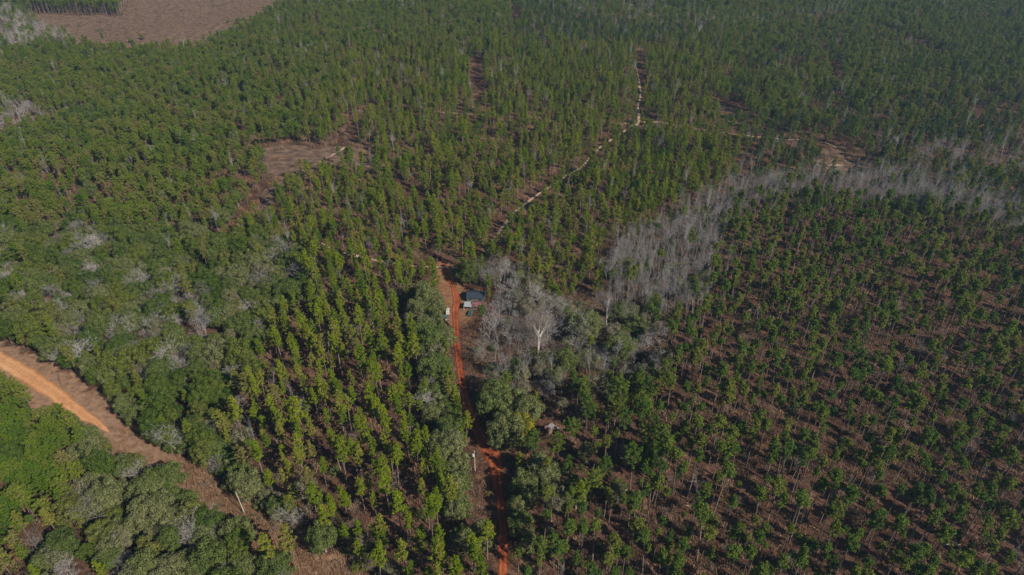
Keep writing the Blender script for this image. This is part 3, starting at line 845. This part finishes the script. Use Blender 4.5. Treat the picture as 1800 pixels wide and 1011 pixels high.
def ribbon(name, line, widths, mat, lift=.07, seed=0, step=2.0, rough=.35, nseg=10):
    """a dirt track laid over the ground, its edges uneven"""
    r = np.random.default_rng(seed)
    P = np.array(line); 
    # Catmull-Rom through the points
    Q = []; W = []
    n = len(P)
    for i in range(n - 1):
        p0, p1, p2, p3 = P[max(i - 1, 0)], P[i], P[i + 1], P[min(i + 2, n - 1)]
        m = max(2, int(np.linalg.norm(p2 - p1) / step))
        for j in range(m):
            t = j / m
            Q.append(.5 * ((2 * p1) + (-p0 + p2) * t + (2 * p0 - 5 * p1 + 4 * p2 - p3) * t * t + (-p0 + 3 * p1 - 3 * p2 + p3) * t ** 3))
            W.append(widths[i] * (1 - t) + widths[i + 1] * t)
    Q.append(P[-1]); W.append(widths[-1])
    Q = np.array(Q); W = np.array(W)
    T = np.gradient(Q, axis=0); T /= np.linalg.norm(T, axis=1, keepdims=True) + 1e-9
    Nn = np.stack([-T[:, 1], T[:, 0]], axis=1)
    m = len(Q)
    el = np.convolve(r.normal(0, 1, m + 4), np.ones(3) / 3, 'valid')[:m] * rough
    er = np.convolve(r.normal(0, 1, m + 4), np.ones(3) / 3, 'valid')[:m] * rough
    V = []; Fc = []
    for i in range(m):
        for s in range(nseg + 1):
            u = s / nseg * 2 - 1
            off = u * W[i] / 2 + (el[i] if u < 0 else er[i]) * abs(u)
            q = Q[i] + Nn[i] * off
            V.append((q[0], q[1], hz(q[0], q[1]) + lift - (.05 if abs(u) == 1 else 0) - .04 * math.exp(-((abs(u) - .45) / .15) ** 2)))
    for i in range(m - 1):
        for s in range(nseg):
            a = i * (nseg + 1) + s
            Fc.append((a, a + 1, a + nseg + 2, a + nseg + 1))
    me = bpy.data.meshes.new(name); me.from_pydata(V, [], Fc); me.materials.append(mat)
    a = me.attributes.new('across', 'FLOAT', 'POINT'); a.data.foreach_set('value', np.tile(np.linspace(-1, 1, nseg + 1), m).astype(np.float32))
    o = bpy.data.objects.new(name, me); C.objects.link(o); o['kind'] = 'structure'
    return o

def rutted(mat4, dark, edge):
    m, nt, r, d = mat4
    N = nt.nodes.new; L = nt.links.new
    a = N('ShaderNodeAttribute'); a.attribute_name = 'across'
    ab = N('ShaderNodeMath'); ab.operation = 'ABSOLUTE'; L(a.outputs['Fac'], ab.inputs[0])
    g = N('ShaderNodeNewGeometry'); ns = N('ShaderNodeTexNoise'); ns.inputs['Scale'].default_value = .35; ns.inputs['Detail'].default_value = 5; L(g.outputs['Position'], ns.inputs['Vector'])
    k = N('ShaderNodeMath'); k.operation = 'MULTIPLY_ADD'; L(ns.outputs['Fac'], k.inputs[0]); k.inputs[1].default_value = .5; k.inputs[2].default_value = -.25
    ad = N('ShaderNodeMath'); ad.operation = 'ADD'; L(ab.outputs[0], ad.inputs[0]); L(k.outputs[0], ad.inputs[1])
    rp = ramp(nt, [(0, (dark * 1.1,) * 3), (.22, (dark,) * 3), (.36, (1, 1, 1)), (.62, (1, 1, 1)), (.74, (dark,) * 3), (.86, (edge,) * 3)])
    L(ad.outputs[0], rp.inputs[0])
    mx = N('ShaderNodeMixRGB'); mx.blend_type = 'MULTIPLY'; mx.inputs['Fac'].default_value = 1
    L(r.outputs[0], mx.inputs['Color1']); L(rp.outputs[0], mx.inputs['Color2']); L(mx.outputs[0], d.inputs['Color'])
    return m
red_m = rutted(soil_mat('red_clay', [(0.12, 0.032, 0.018), (0.20, 0.052, 0.024), (0.29, 0.082, 0.034), (0.37, 0.14, 0.06)], .12, .9, .5), .68, .5)
ora_m = rutted(soil_mat('orange_sand', [(0.26, 0.12, 0.06), (0.38, 0.19, 0.09), (0.45, 0.24, 0.12), (0.50, 0.31, 0.18)], .06, .7, .3), .84, .62)
sand_m = soil_mat('pale_sand', [(0.16, 0.11, 0.08), (0.26, 0.185, 0.13), (0.36, 0.27, 0.19), (0.46, 0.37, 0.27)], .15, .9, .3)[0]
ribbon('road', RED, [3.3, 3.3, 3.3, 3.3, 4.4, 7.5, 6.5, 4.6, 3.8, 3.2, 3.0, 3.2, 3.6, 3.2, 2.8, 2.4, 1.6], red_m, .09, 1)
ribbon('sand_road', ORANGE, [7.0, 7.0, 7.2, 7.6, 6.2, 3.6, 1.0], ora_m, .09, 2, rough=.5)
ribbon('trail_path', TR, [1.9, 1.7, 2.2, 1.6, 2.0, 1.4, 2.0, 1.4, 2.4, 3.2, 1.5, 1.7, .6], sand_m, .10, 3, rough=.3)
ribbon('side_path', TRB, [1.9, 1.4, .8, 1.4, 1.5, 1.1, .8], sand_m, .13, 4, rough=.3)
ribbon('west_path', TRC, [.8, 1.6, 1.6, 1.5, 1.2, .8], sand_m, .10, 5)
ribbon('clearing_path', TRD, [.3, 2.0, .3], sand_m, .10, 6, rough=.8)
ribbon('cross_path', TRE, [.8, 1.2, 1.0, 1.2, 1.0, 1.2], sand_m, .07, 7)
ribbon('sandy_path', [at(1452, 292), at(1470, 286), at(1490, 290)], [.3, 4, .3], sand_m, .12, 8, rough=.8)
ribbon('clay_path', [at(470, 966), at(483, 962), at(500, 968)], [.2, 3.4, .2], ora_m, .12, 9, rough=.8)
ribbon('clay_patch_path', [at(1066, 852), at(1080, 850), at(1098, 856)], [.2, 3.6, .3], soil_mat('dull_clay', [(0.2, 0.09, 0.06), (0.3, 0.14, 0.09)])[0], .12, 10, rough=.7)

# ------------------------------------------------------------------ undergrowth and dry grass
def tuft(seed, mat, n, h, w, wid, mode):
    rnd = random.Random(seed); m = MB()
    if mode == 'grass':
        for i in range(n):
            a = rnd.uniform(0, 2 * PI); r = rnd.uniform(0, w * .5)
            b = Vector((math.cos(a) * r, math.sin(a) * r, 0))
            a2 = rnd.uniform(0, 2 * PI); l = rnd.uniform(.2, .7) * h
            e = b + Vector((math.cos(a2) * l, math.sin(a2) * l, rnd.uniform(.5, 1) * h))
            s = Vector((-math.sin(a2 + rnd.uniform(-1, 1)), math.cos(a2), 0)) * wid
            m.tri(b - s, b + s, e)
    else:
        d = RNG.normal(size=(n, 3)); d /= np.linalg.norm(d, axis=1, keepdims=True); d[:, 2] = abs(d[:, 2])
        c = d * RNG.uniform(.45, 1, n)[:, None] * np.array([w / 2, w / 2, h])
        c[:, :2] += RNG.normal(0, w * .12, (n, 2))
        m.leaves(c, RNG.normal(size=(n, 3)) * .7 + d * .6 + np.array([0, 0, .3]), RNG.uniform(.5, 1.2, n) * wid, 1.2)
    return m.mesh('tuft_mesh', [mat])
brush = [tuft(1, 'brush_brown', 90, 1.7, 3.2, .09, 'grass'), tuft(2, 'dry_grass', 90, .8, 4.4, .10, 'grass'), tuft(3, 'brush_green', 80, 1.3, 2.6, .30, 'leaf'),
         tuft(4, 'brush_green', 60, .9, 3.0, .26, 'leaf'), tuft(5, 'brush_brown', 90, 1.6, 2.8, .28, 'leaf'), tuft(6, 'oak_green', 80, 1.8, 2.4, .30, 'leaf')]
pts = []
r = np.random.default_rng(77)
# denser near, sparser far
for (y0, y1, sp) in ((90, 330, 2.6), (330, 600, 4.4), (600, 1100, 8.0)):
    P = rows([(-780, y0), (780, y0), (780, y1), (-780, y1)], sp, sp, .3, .38, int(y0))
    P = P[(P[:, 1] >= y0) & (P[:, 1] < y1) & in_wide_view(P)]
    P = P[not_in(P, ['cut', 'strip', 'C1', 'B', 'C2'])]
    m = (dist_line(RED, P) > 3.2) & (dist_line(TR, P) > 2.2) & (dist_line(TRB, P) > 2) & (dist_line(TRC, P) > 1.6) & (dist_line(TRD, P) > 4) & (dist_line(ORANGE, P) > 5.5)
    m &= ~inside(CLEAR['c1'], P) | (r.random(len(P)) < .2)
    m &= ~((dist_line(Lg([(780, 470), (790, 500), (800, 530), (802, 560)]), P) < 13))
    P = P[m]
    nz = vnoise(P[:, 0], P[:, 1], 22)
    P = P[(nz + r.uniform(-.35, .35, len(P))) > .30]
    for x, y in P.tolist():
        k = int(r.choice(6, p=[.30, .30, .12, .10, .14, .04]))
        pts.append((k, x, y, hz(x, y) - .05, 0, 0, r.uniform(0, 6.28), r.uniform(.6, 1.5) * (1 if y0 < 300 else 1.25)))
# under the dense woods only near their edges
for zn in ('B', 'C2', 'C1'):
    P = rows(Z[zn], 6, 6, .3, .38, 5); P = P[inside(Z[zn], P) & in_wide_view(P)]
    for x, y in P.tolist():
        pts.append((int(r.choice([2, 3, 5])), x, y, hz(x, y), 0, 0, r.uniform(0, 6.28), r.uniform(.8, 1.6)))
print('brush', len(pts))
scatter('undergrowth', pts, brush, 'brown and green brush on the forest floor between the trees', 'undergrowth')
grass = [tuft(11, 'dry_grass', 60, 1.0, 2.2, .06, 'grass'), tuft(12, 'dry_grass', 70, 1.5, 1.9, .07, 'grass'), tuft(13, 'dry_grass', 80, .6, 2.6, .07, 'grass'), tuft(14, 'brush_green', 70, 1.2, 2.6, .3, 'leaf')]
P = rows(Z['strip'], 1.3, 1.3, .4, .35, 9)
P = P[inside(Z['strip'], P) & in_wide_view(P)]
dO = dist_line(ORANGE, P)
lo = dist_line(Lg(strip_lo), P); 
gp = np.array([to_px(x, y, 0)[0] for x, y in P.tolist()])
m = (dO > 5.2) & ((gp > 215) | (r.random(len(P)) < .5) | (dO > 9)) & (vnoise(P[:, 0], P[:, 1], 9) + r.uniform(-.3, .3, len(P)) > .22)
P = P[m]; gp = gp[m]
pts = []
for (x, y), g in zip(P.tolist(), gp.tolist()):
    tall = g > 330
    k = int(r.choice(4, p=[.35, .40, .2, .05] if tall else [.25, .02, .70, .03]))
    pts.append((k, x, y, hz(x, y) - .03, 0, 0, r.uniform(0, 6.28), r.uniform(.7, 1.6) * (1.15 if tall else .6)))
P = rows(Z['cut'], 4, 4, .4, .4, 12); P = P[inside(Z['cut'], P) & in_wide_view(P)]
for x, y in P.tolist(): pts.append((int(r.choice([0, 2])), x, y, hz(x, y), 0, 0, r.uniform(0, 6.28), r.uniform(.5, 1.0)))
Yd = rows(CLEAR['house'], 1.7, 1.7, .3, .4, 15); Yd = Yd[inside(CLEAR['house'], Yd) & (dist_line(RED, Yd) > 1.9)]
for x, y in Yd.tolist(): pts.append((int(r.choice([0, 2])), x, y, hz(x, y), 0, 0, r.uniform(0, 6.28), r.uniform(.3, .6)))
print('grass', len(pts))
scatter('dry_grass', pts, grass, 'tall dry brown grass filling the cut strip and clearings', 'grass')
# low shrubs along the strip edges

# ------------------------------------------------------------------ small built things
def thing(name, label, cat, loc, rz=0.0, group=None):
    o = bpy.data.objects.new(name, None); C.objects.link(o)
    o.location = loc; o.rotation_euler = (0, 0, rz)
    o['label'] = label; o['category'] = cat
    if group: o['group'] = group
    return o
def part(name, mb, mat, parent, label=None):
    me = mb.mesh(name + '_mesh', [mat])
    o = bpy.data.objects.new(name, me); C.objects.link(o); o.parent = parent
    if label: o['label'] = label
    return o

M['roof_dark'] = plain_mat('roof_dark', (0.018, 0.028, 0.042), .6, .1, .45)
M['roof_pale'] = plain_mat('roof_pale', (0.30, 0.30, 0.32), .5, .1, .4)
M['roof_rust'] = plain_mat('roof_rust', (0.13, 0.06, 0.055), .7, .1, .6, 1.0)
M['wall_white'] = plain_mat('wall_white', (0.38, 0.38, 0.35), .6, 0, .12)
M['wall_dark'] = plain_mat('wall_dark', (0.10, 0.11, 0.11), .7)
M['wall_wood'] = plain_mat('wall_wood', (0.16, 0.10, 0.07), .8)
M['blue'] = plain_mat('blue', (0.02, 0.12, 0.20), .5)
M['glass'] = plain_mat('glass', (0.03, 0.04, 0.05), .1)
M['rubber'] = plain_mat('rubber', (0.02, 0.02, 0.02), .8)
M['pole_wood'] = plain_mat('pole_wood', (0.36, 0.31, 0.26), .8)
M['metal'] = plain_mat('metal', (0.62, 0.63, 0.65), .4, .3)
M['log_pale'] = plain_mat('log_pale', (0.26, 0.21, 0.18), .8)
M['log_dark'] = plain_mat('log_dark', (0.07, 0.05, 0.04), .8)  # for the hitch, the wire and the log laid as a pole's shadow
M['car_green'] = plain_mat('car_green', (0.03, 0.09, 0.085), .3, .2)

def gable(mb, w, d, z, rise, over=.4, t=.12):
    """two roof sheets with thickness over a w x d plan, ridge along x"""
    for s in (-1, 1):
        y0, y1 = s * (d / 2 + over), 0
        x0, x1 = -w / 2 - over, w / 2 + over
        ze = z - rise * over / (d / 2)
        a = [(x0, y0, ze), (x1, y0, ze), (x1, y1, z + rise), (x0, y1, z + rise)]
        b = [(p[0], p[1], p[2] + t) for p in a]
        n = len(mb.v); mb.v += a + b
        for f in ((0, 1, 2, 3), (7, 6, 5, 4), (0, 4, 5, 1), (1, 5, 6, 2), (2, 6, 7, 3), (3, 7, 4, 0)):
            mb.f.append(tuple(n + q for q in f)); mb.mi.append(0)

def house(name, label, base, w, d, h, rise, rz, wall, roof, chimney=False, porch=False):
    x, y = at(*base)
    t = thing(name, label, 'house' if 'house' in name else 'shed', (x, y, hz(x, y)), rz)
    m = MB(); m.box((0, 0, h / 2 - .2), (w, d, h + .4)); 
    n = len(m.v)   # gable ends
    for s in (-1, 1):
        X0 = s * (w / 2 - .05)
        m.tri((X0, -d / 2, h), (X0, d / 2, h), (X0, 0, h + rise * .97))
    part('wall', m, wall, t)
    m = MB(); gable(m, w, d, h, rise); rf = part('roof', m, roof, t)
    if chimney:
        m = MB(); m.box((w * .2, d * .15, h + rise * .9), (.5, .5, 1.4)); part('chimney', m, 'wall_dark', rf)
    for i, xx in enumerate((-w * .3, w * .28)):
        m = MB(); m.box((xx, -d / 2 - .02, h * .6), (1.1, .08, .9)); wn = part('window', m, 'glass', t)
        m = MB(); m.box((xx, -d / 2 - .05, h * .6 - .5), (1.3, .12, .08)); part('sill', m, 'wall_white', wn)
    m = MB(); m.box((0, -d / 2 - .03, 1.0), (.9, .08, 2.0)); dr = part('door', m, 'wall_wood', t)
    m = MB(); m.box((.33, -d / 2 - .10, 1.0), (.08, .08, .12)); part('handle', m, 'metal', dr)
    if porch:
        m = MB(); m.box((0, -d / 2 - 1.3, h - .25), (w * .8, 2.4, .1)); part('porch_roof', m, 'roof_rust', t)
        for s in (-1, 1):
            m = MB(); m.box((s * w * .37, -d / 2 - 2.3, h / 2 - .2), (.14, .14, h - .3)); part('post', m, 'wall_wood', t)
    return t
house('house', 'dark blue-roofed house in shade east of the red road end', (837, 524), 8.5, 6.5, 2.8, 1.3, -.08, 'wall_dark', 'roof_dark', True)
house('shed', 'shed with dull rusty roof just south of the dark-roofed house', (843, 540), 6.5, 4.6, 2.4, .9, -.12, 'wall_wood', 'roof_rust')
# lean-to roof: open carport in pale sheet metal
x, y = at(823, 541)
t = thing('carport', 'open carport with pale grey sheet roof beside the rusty shed', 'carport', (x, y, hz(x, y)), -.1)
m = MB(); m.box((0, 0, 2.6), (3.9, 4.4, .1)); part('roof', m, 'roof_pale', t)
for sx in (-1, 1):
    for sy in (-1, 1):
        m = MB(); m.box((sx * 1.75, sy * 1.9, 1.15), (.12, .12, 2.7)); part('post', m, 'metal', t)
# camper trailer
def wheel(mb_parent, x, y, r=.35):
    m = MB(); m.tube([(x - .12, y, r), (x + .12, y, r)], [r, r], 14, True); w = part('wheel', m, 'rubber', mb_parent)
    m = MB(); m.tube([(x - .14, y, r), (x + .14, y, r)], [r * .5, r * .5], 10, True); part('rim', m, 'metal', w)
x, y = at(787, 549)
t = thing('camper_trailer', 'white camper trailer on the brown yard west of the red road', 'trailer', (x, y, hz(x, y)), .1)
t.scale = (.8, .72, .85)
m = MB(); m.box((0, 0, 1.45), (2.2, 4.6, 1.9)); m.box((0, 0, 2.47), (2.0, 4.2, .16), taper=.94); part('body', m, 'wall_white', t)
for yy in (-1.2, .4):
    m = MB(); m.box((1.12, yy, 1.7), (.06, 1.0, .6)); part('window', m, 'glass', t)
m = MB(); m.box((1.13, 1.6, 1.35), (.06, .6, 1.6)); part('door', m, 'roof_pale', t)
m = MB(); m.box((0, -2.9, .5), (.12, 1.3, .12)); part('hitch', m, 'log_dark', t)
wheel(t, -1.0, 0); wheel(t, 1.0, 0)
x, y = at(781, 560)
t = thing('blue_shed', 'small flat-roofed bright blue shed below the white camper', 'shed', (x, y, hz(x, y)), .05)
t.scale = (.8, .8, .8)
m = MB(); m.box((0, 0, .95), (3.0, 2.6, 2.1)); part('wall', m, 'wall_white', t)
m = MB(); m.box((0, 0, 2.06), (3.4, 3.0, .12)); part('roof', m, 'blue', t)
m = MB(); m.box((0, -1.32, .95), (.8, .06, 1.7)); part('door', m, 'blue', t)
x, y = at(788, 556)
t = thing('wood_stack', 'low rusty brown lumber stack between camper and blue shed', 'lumber stack', (x, y, hz(x, y)), .3)
m = MB()
for i in range(4):
    for k in range(3): m.box((0, i * .36 - .54, .12 + k * .2), (2.2 - .15 * ((i + k) % 3), .3, .16))
part('planks', m, 'roof_rust', t)
x, y = at(826, 551)
t = thing('parked_car', 'dark green car parked in the shade below the pale carport', 'car', (x, y, hz(x, y)), 1.4)
m = MB(); m.box((0, 0, .62), (4.4, 1.75, .6), taper=.97); m.box((-.2, 0, 1.15), (2.3, 1.55, .5), taper=.82); part('body', m, 'car_green', t)
m = MB(); m.box((-.2, 0, 1.13), (2.36, 1.45, .36), taper=.85); part('glass', m, 'glass', t)
for sx in (-1.35, 1.35):
    for sy in (-.8, .8):
        m = MB(); m.tube([(sx, sy - .1, .33), (sx, sy + .1, .33)], [.33, .33], 12, True); w = part('wheel', m, 'rubber', t)
        m = MB(); m.tube([(sx, sy - .12, .33), (sx, sy + .12, .33)], [.18, .18], 10, True); part('rim', m, 'metal', w)
for sy in (-.6, .6):
    m = MB(); m.box((2.17, sy, .68), (.06, .3, .16)); part('headlight', m, 'wall_white', t)
# collapsed shed in the wood
x, y = at(968, 757)
t = thing('collapsed_shed', 'collapsed shed with white and rusty roof sheets in the dark wood', 'shed', (x, y, hz(x, y)), .5)
m = MB(); m.box((0, 0, .7), (4.0, 3.4, 1.6)); part('wall', m, 'wall_wood', t)
for i, (bx, by, bz, a, mt) in enumerate(((-1.6, 0, 1.7, .3, 'roof_rust'), (.3, .3, 1.9, -.25, 'roof_pale'), (1.9, -.3, 1.4, .55, 'roof_rust'), (2.3, -1.4, 1.1, .3, 'wall_white'))):
    m = MB(); m.box((0, 0, 0), (2.1, 3.0 - .6 * i, .06)); o = part('roof_sheet', m, mt, t)
    o.location = (bx, by, bz); o.rotation_euler = (.15 * (-1) ** i, a, .2 * i)

# utility poles
def pole(base, h, label, lean=0, full=True):
    x, y = at(*base); z = hz(x, y)
    t = thing('utility_pole', label, 'utility pole', (x, y, z), .2)
    m = MB(); m.tube([(0, 0, -.4), (lean * .5, 0, h * .5), (lean, 0, h)], [.19, .16, .12], 10, True); part('pole', m, 'pole_wood', t)
    if full:
        m = MB(); m.tube([(-.45, 0, h - 2.6), (-.45, 0, h - 1.5)], [.34, .34], 12, True); tr = part('transformer', m, 'metal', t)
        m = MB(); m.tube([(-.45, 0, h - 1.5), (-.45, 0, h - 1.15)], [.08, .05], 6, True); part('bushing', m, 'wall_white', tr)
        m = MB(); m.box((-.2, 0, h - 2.0), (.3, .1, .5)); part('bracket', m, 'metal', t)
        m = MB(); m.tube([(.0, 0, h), (0, 0, h + .35)], [.08, .06], 8, True); part('insulator', m, 'wall_white', t)
    return t, (x, y, z)
t1, p1 = pole((835, 826), 10.5, 'wooden utility pole with pale transformer at the red road bend')
pole((431, 905), 11.5, 'plain pale wooden pole standing in the tall dry grass of the strip', -.5, False)
# service wire
x2, y2 = at(966, 752)
a = Vector((p1[0], p1[1], p1[2] + 10)); b = Vector((x2, y2, 3.0))
m = MB(); m.tube([a.lerp(b, i / 12) - Vector((0, 0, 1.6 * 4 * (i / 12) * (1 - i / 12))) for i in range(13)], [.022] * 13, 4)
o = bpy.data.objects.new('service_wire', m.mesh('wire_mesh', ['log_dark'])); C.objects.link(o)
o['label'] = 'thin service wire running from the utility pole toward the dark wood'; o['category'] = 'wire'

# fallen logs, and one dark log standing in for a pole's shadow
def log(base, l, r0, rz, mat, label, bend=.3):
    x, y = at(*base)
    m = MB()
    m.tube([(-l / 2, 0, r0), (-l / 6, bend, r0 * 1.1), (l / 4, -bend * .6, r0), (l / 2, 0, r0 * .8)], [r0, r0 * .95, r0 * .8, r0 * .4], 7, True)
    for i in range(3):
        s = -l / 4 + i * l / 4
        m.tube([(s, 0, r0), (s + .8, (-1) ** i * 1.0, r0 + .6)], [r0 * .35, .02], 4)
    o = bpy.data.objects.new('fallen_log', m.mesh('log_mesh', [mat])); C.objects.link(o)
    o.location = (x, y, hz(x, y)); o.rotation_euler = (0, 0, rz)
    o['label'] = label; o['category'] = 'log'; o['group'] = 'fallen logs on the open ground'
log((1226, 847), 9, .24, .12, 'log_pale', 'pale crooked fallen log between pines of the eastern plantation, its lowest one')
log((1327, 542), 7, .26, .1, 'log_pale', 'pale fallen log in the upper part of the eastern plantation')
log((1674, 956), 6, .2, .05, 'log_pale', 'pale fallen log near the far corner of the eastern plantation')
log((1218, 892), 5, .18, -.3, 'log_pale', 'short pale fallen stick just south of the long pale log')
log((105, 669), 9.5, .17, -.92, 'log_dark', 'straight dark fallen pole lying beside the orange sand road', .02)  # cast shadow of an unseen utility pole, modelled as a dark log

# ------------------------------------------------------------------ light
az = math.atan2(-.65, .76)            # the sun stands behind the camera and to the east
el = math.radians(37)
sun = bpy.data.objects.new('sun', bpy.data.lights.new('sun', 'SUN')); C.objects.link(sun)
sd = Vector((math.cos(el) * math.cos(az), math.cos(el) * math.sin(az), math.sin(el)))
sun.rotation_euler = sd.to_track_quat('Z', 'Y').to_euler()
sun.data.energy = 4.0; sun.data.angle = math.radians(.5); sun.data.color = (1.0, .90, .76)
w = bpy.data.worlds.new('World'); sc.world = w; w.use_nodes = True
nt = w.node_tree; nt.nodes.clear()
out = nt.nodes.new('ShaderNodeOutputWorld'); bg = nt.nodes.new('ShaderNodeBackground'); sky = nt.nodes.new('ShaderNodeTexSky')
sky.sky_type = 'NISHITA'; sky.sun_disc = False; sky.sun_elevation = el
sky.sun_rotation = math.atan2(sd.x, sd.y)
sky.air_density = 1.0; sky.dust_density = .6; sky.ozone_density = 1.5
bg.inputs['Strength'].default_value = .05
nt.links.new(sky.outputs[0], bg.inputs[0]); nt.links.new(bg.outputs[0], out.inputs[0])

# ------------------------------------------------------------------ haze
m, nt, out = new_mat('haze')
vol = nt.nodes.new('ShaderNodeVolumePrincipled')
vol.inputs['Color'].default_value = (.42, .70, 1, 1); vol.inputs['Density'].default_value = .00009; vol.inputs['Anisotropy'].default_value = .2
nt.links.new(vol.outputs[0], out.inputs['Volume'])
hb = MB(); hb.box((0, 3500, 100), (18500, 25500, 214))
hm_ = bpy.data.meshes.new('haze'); hm_.from_pydata(hb.v, [], hb.f); hm_.materials.append(m)
haze = bpy.data.objects.new('haze', hm_); C.objects.link(haze); haze['kind'] = 'stuff'; haze['label'] = 'thin bluish air over the whole forest'

# ------------------------------------------------------------------ render settings
sc.view_settings.view_transform = 'Standard'; sc.view_settings.look = 'None'
sc.view_settings.gamma = 1; sc.view_settings.exposure = 0.9
sc.cycles.max_bounces = 5; sc.cycles.diffuse_bounces = 3; sc.cycles.transmission_bounces = 2; sc.cycles.volume_bounces = 0

labels = {}
for o in C.objects:
    if o.parent is None and o.get('label'): labels.setdefault(o['label'], []).append(o.name)
# two trees whose crowns fall on the same spot get told apart by their look
for lb, names in labels.items():
    for nm, extra in zip(names[1:], ('shorter', 'thinner', 'darker')):
        bpy.data.objects[nm]['label'] = extra + ' ' + lb
print('same labels', sum(len(v) > 1 for v in labels.values()))
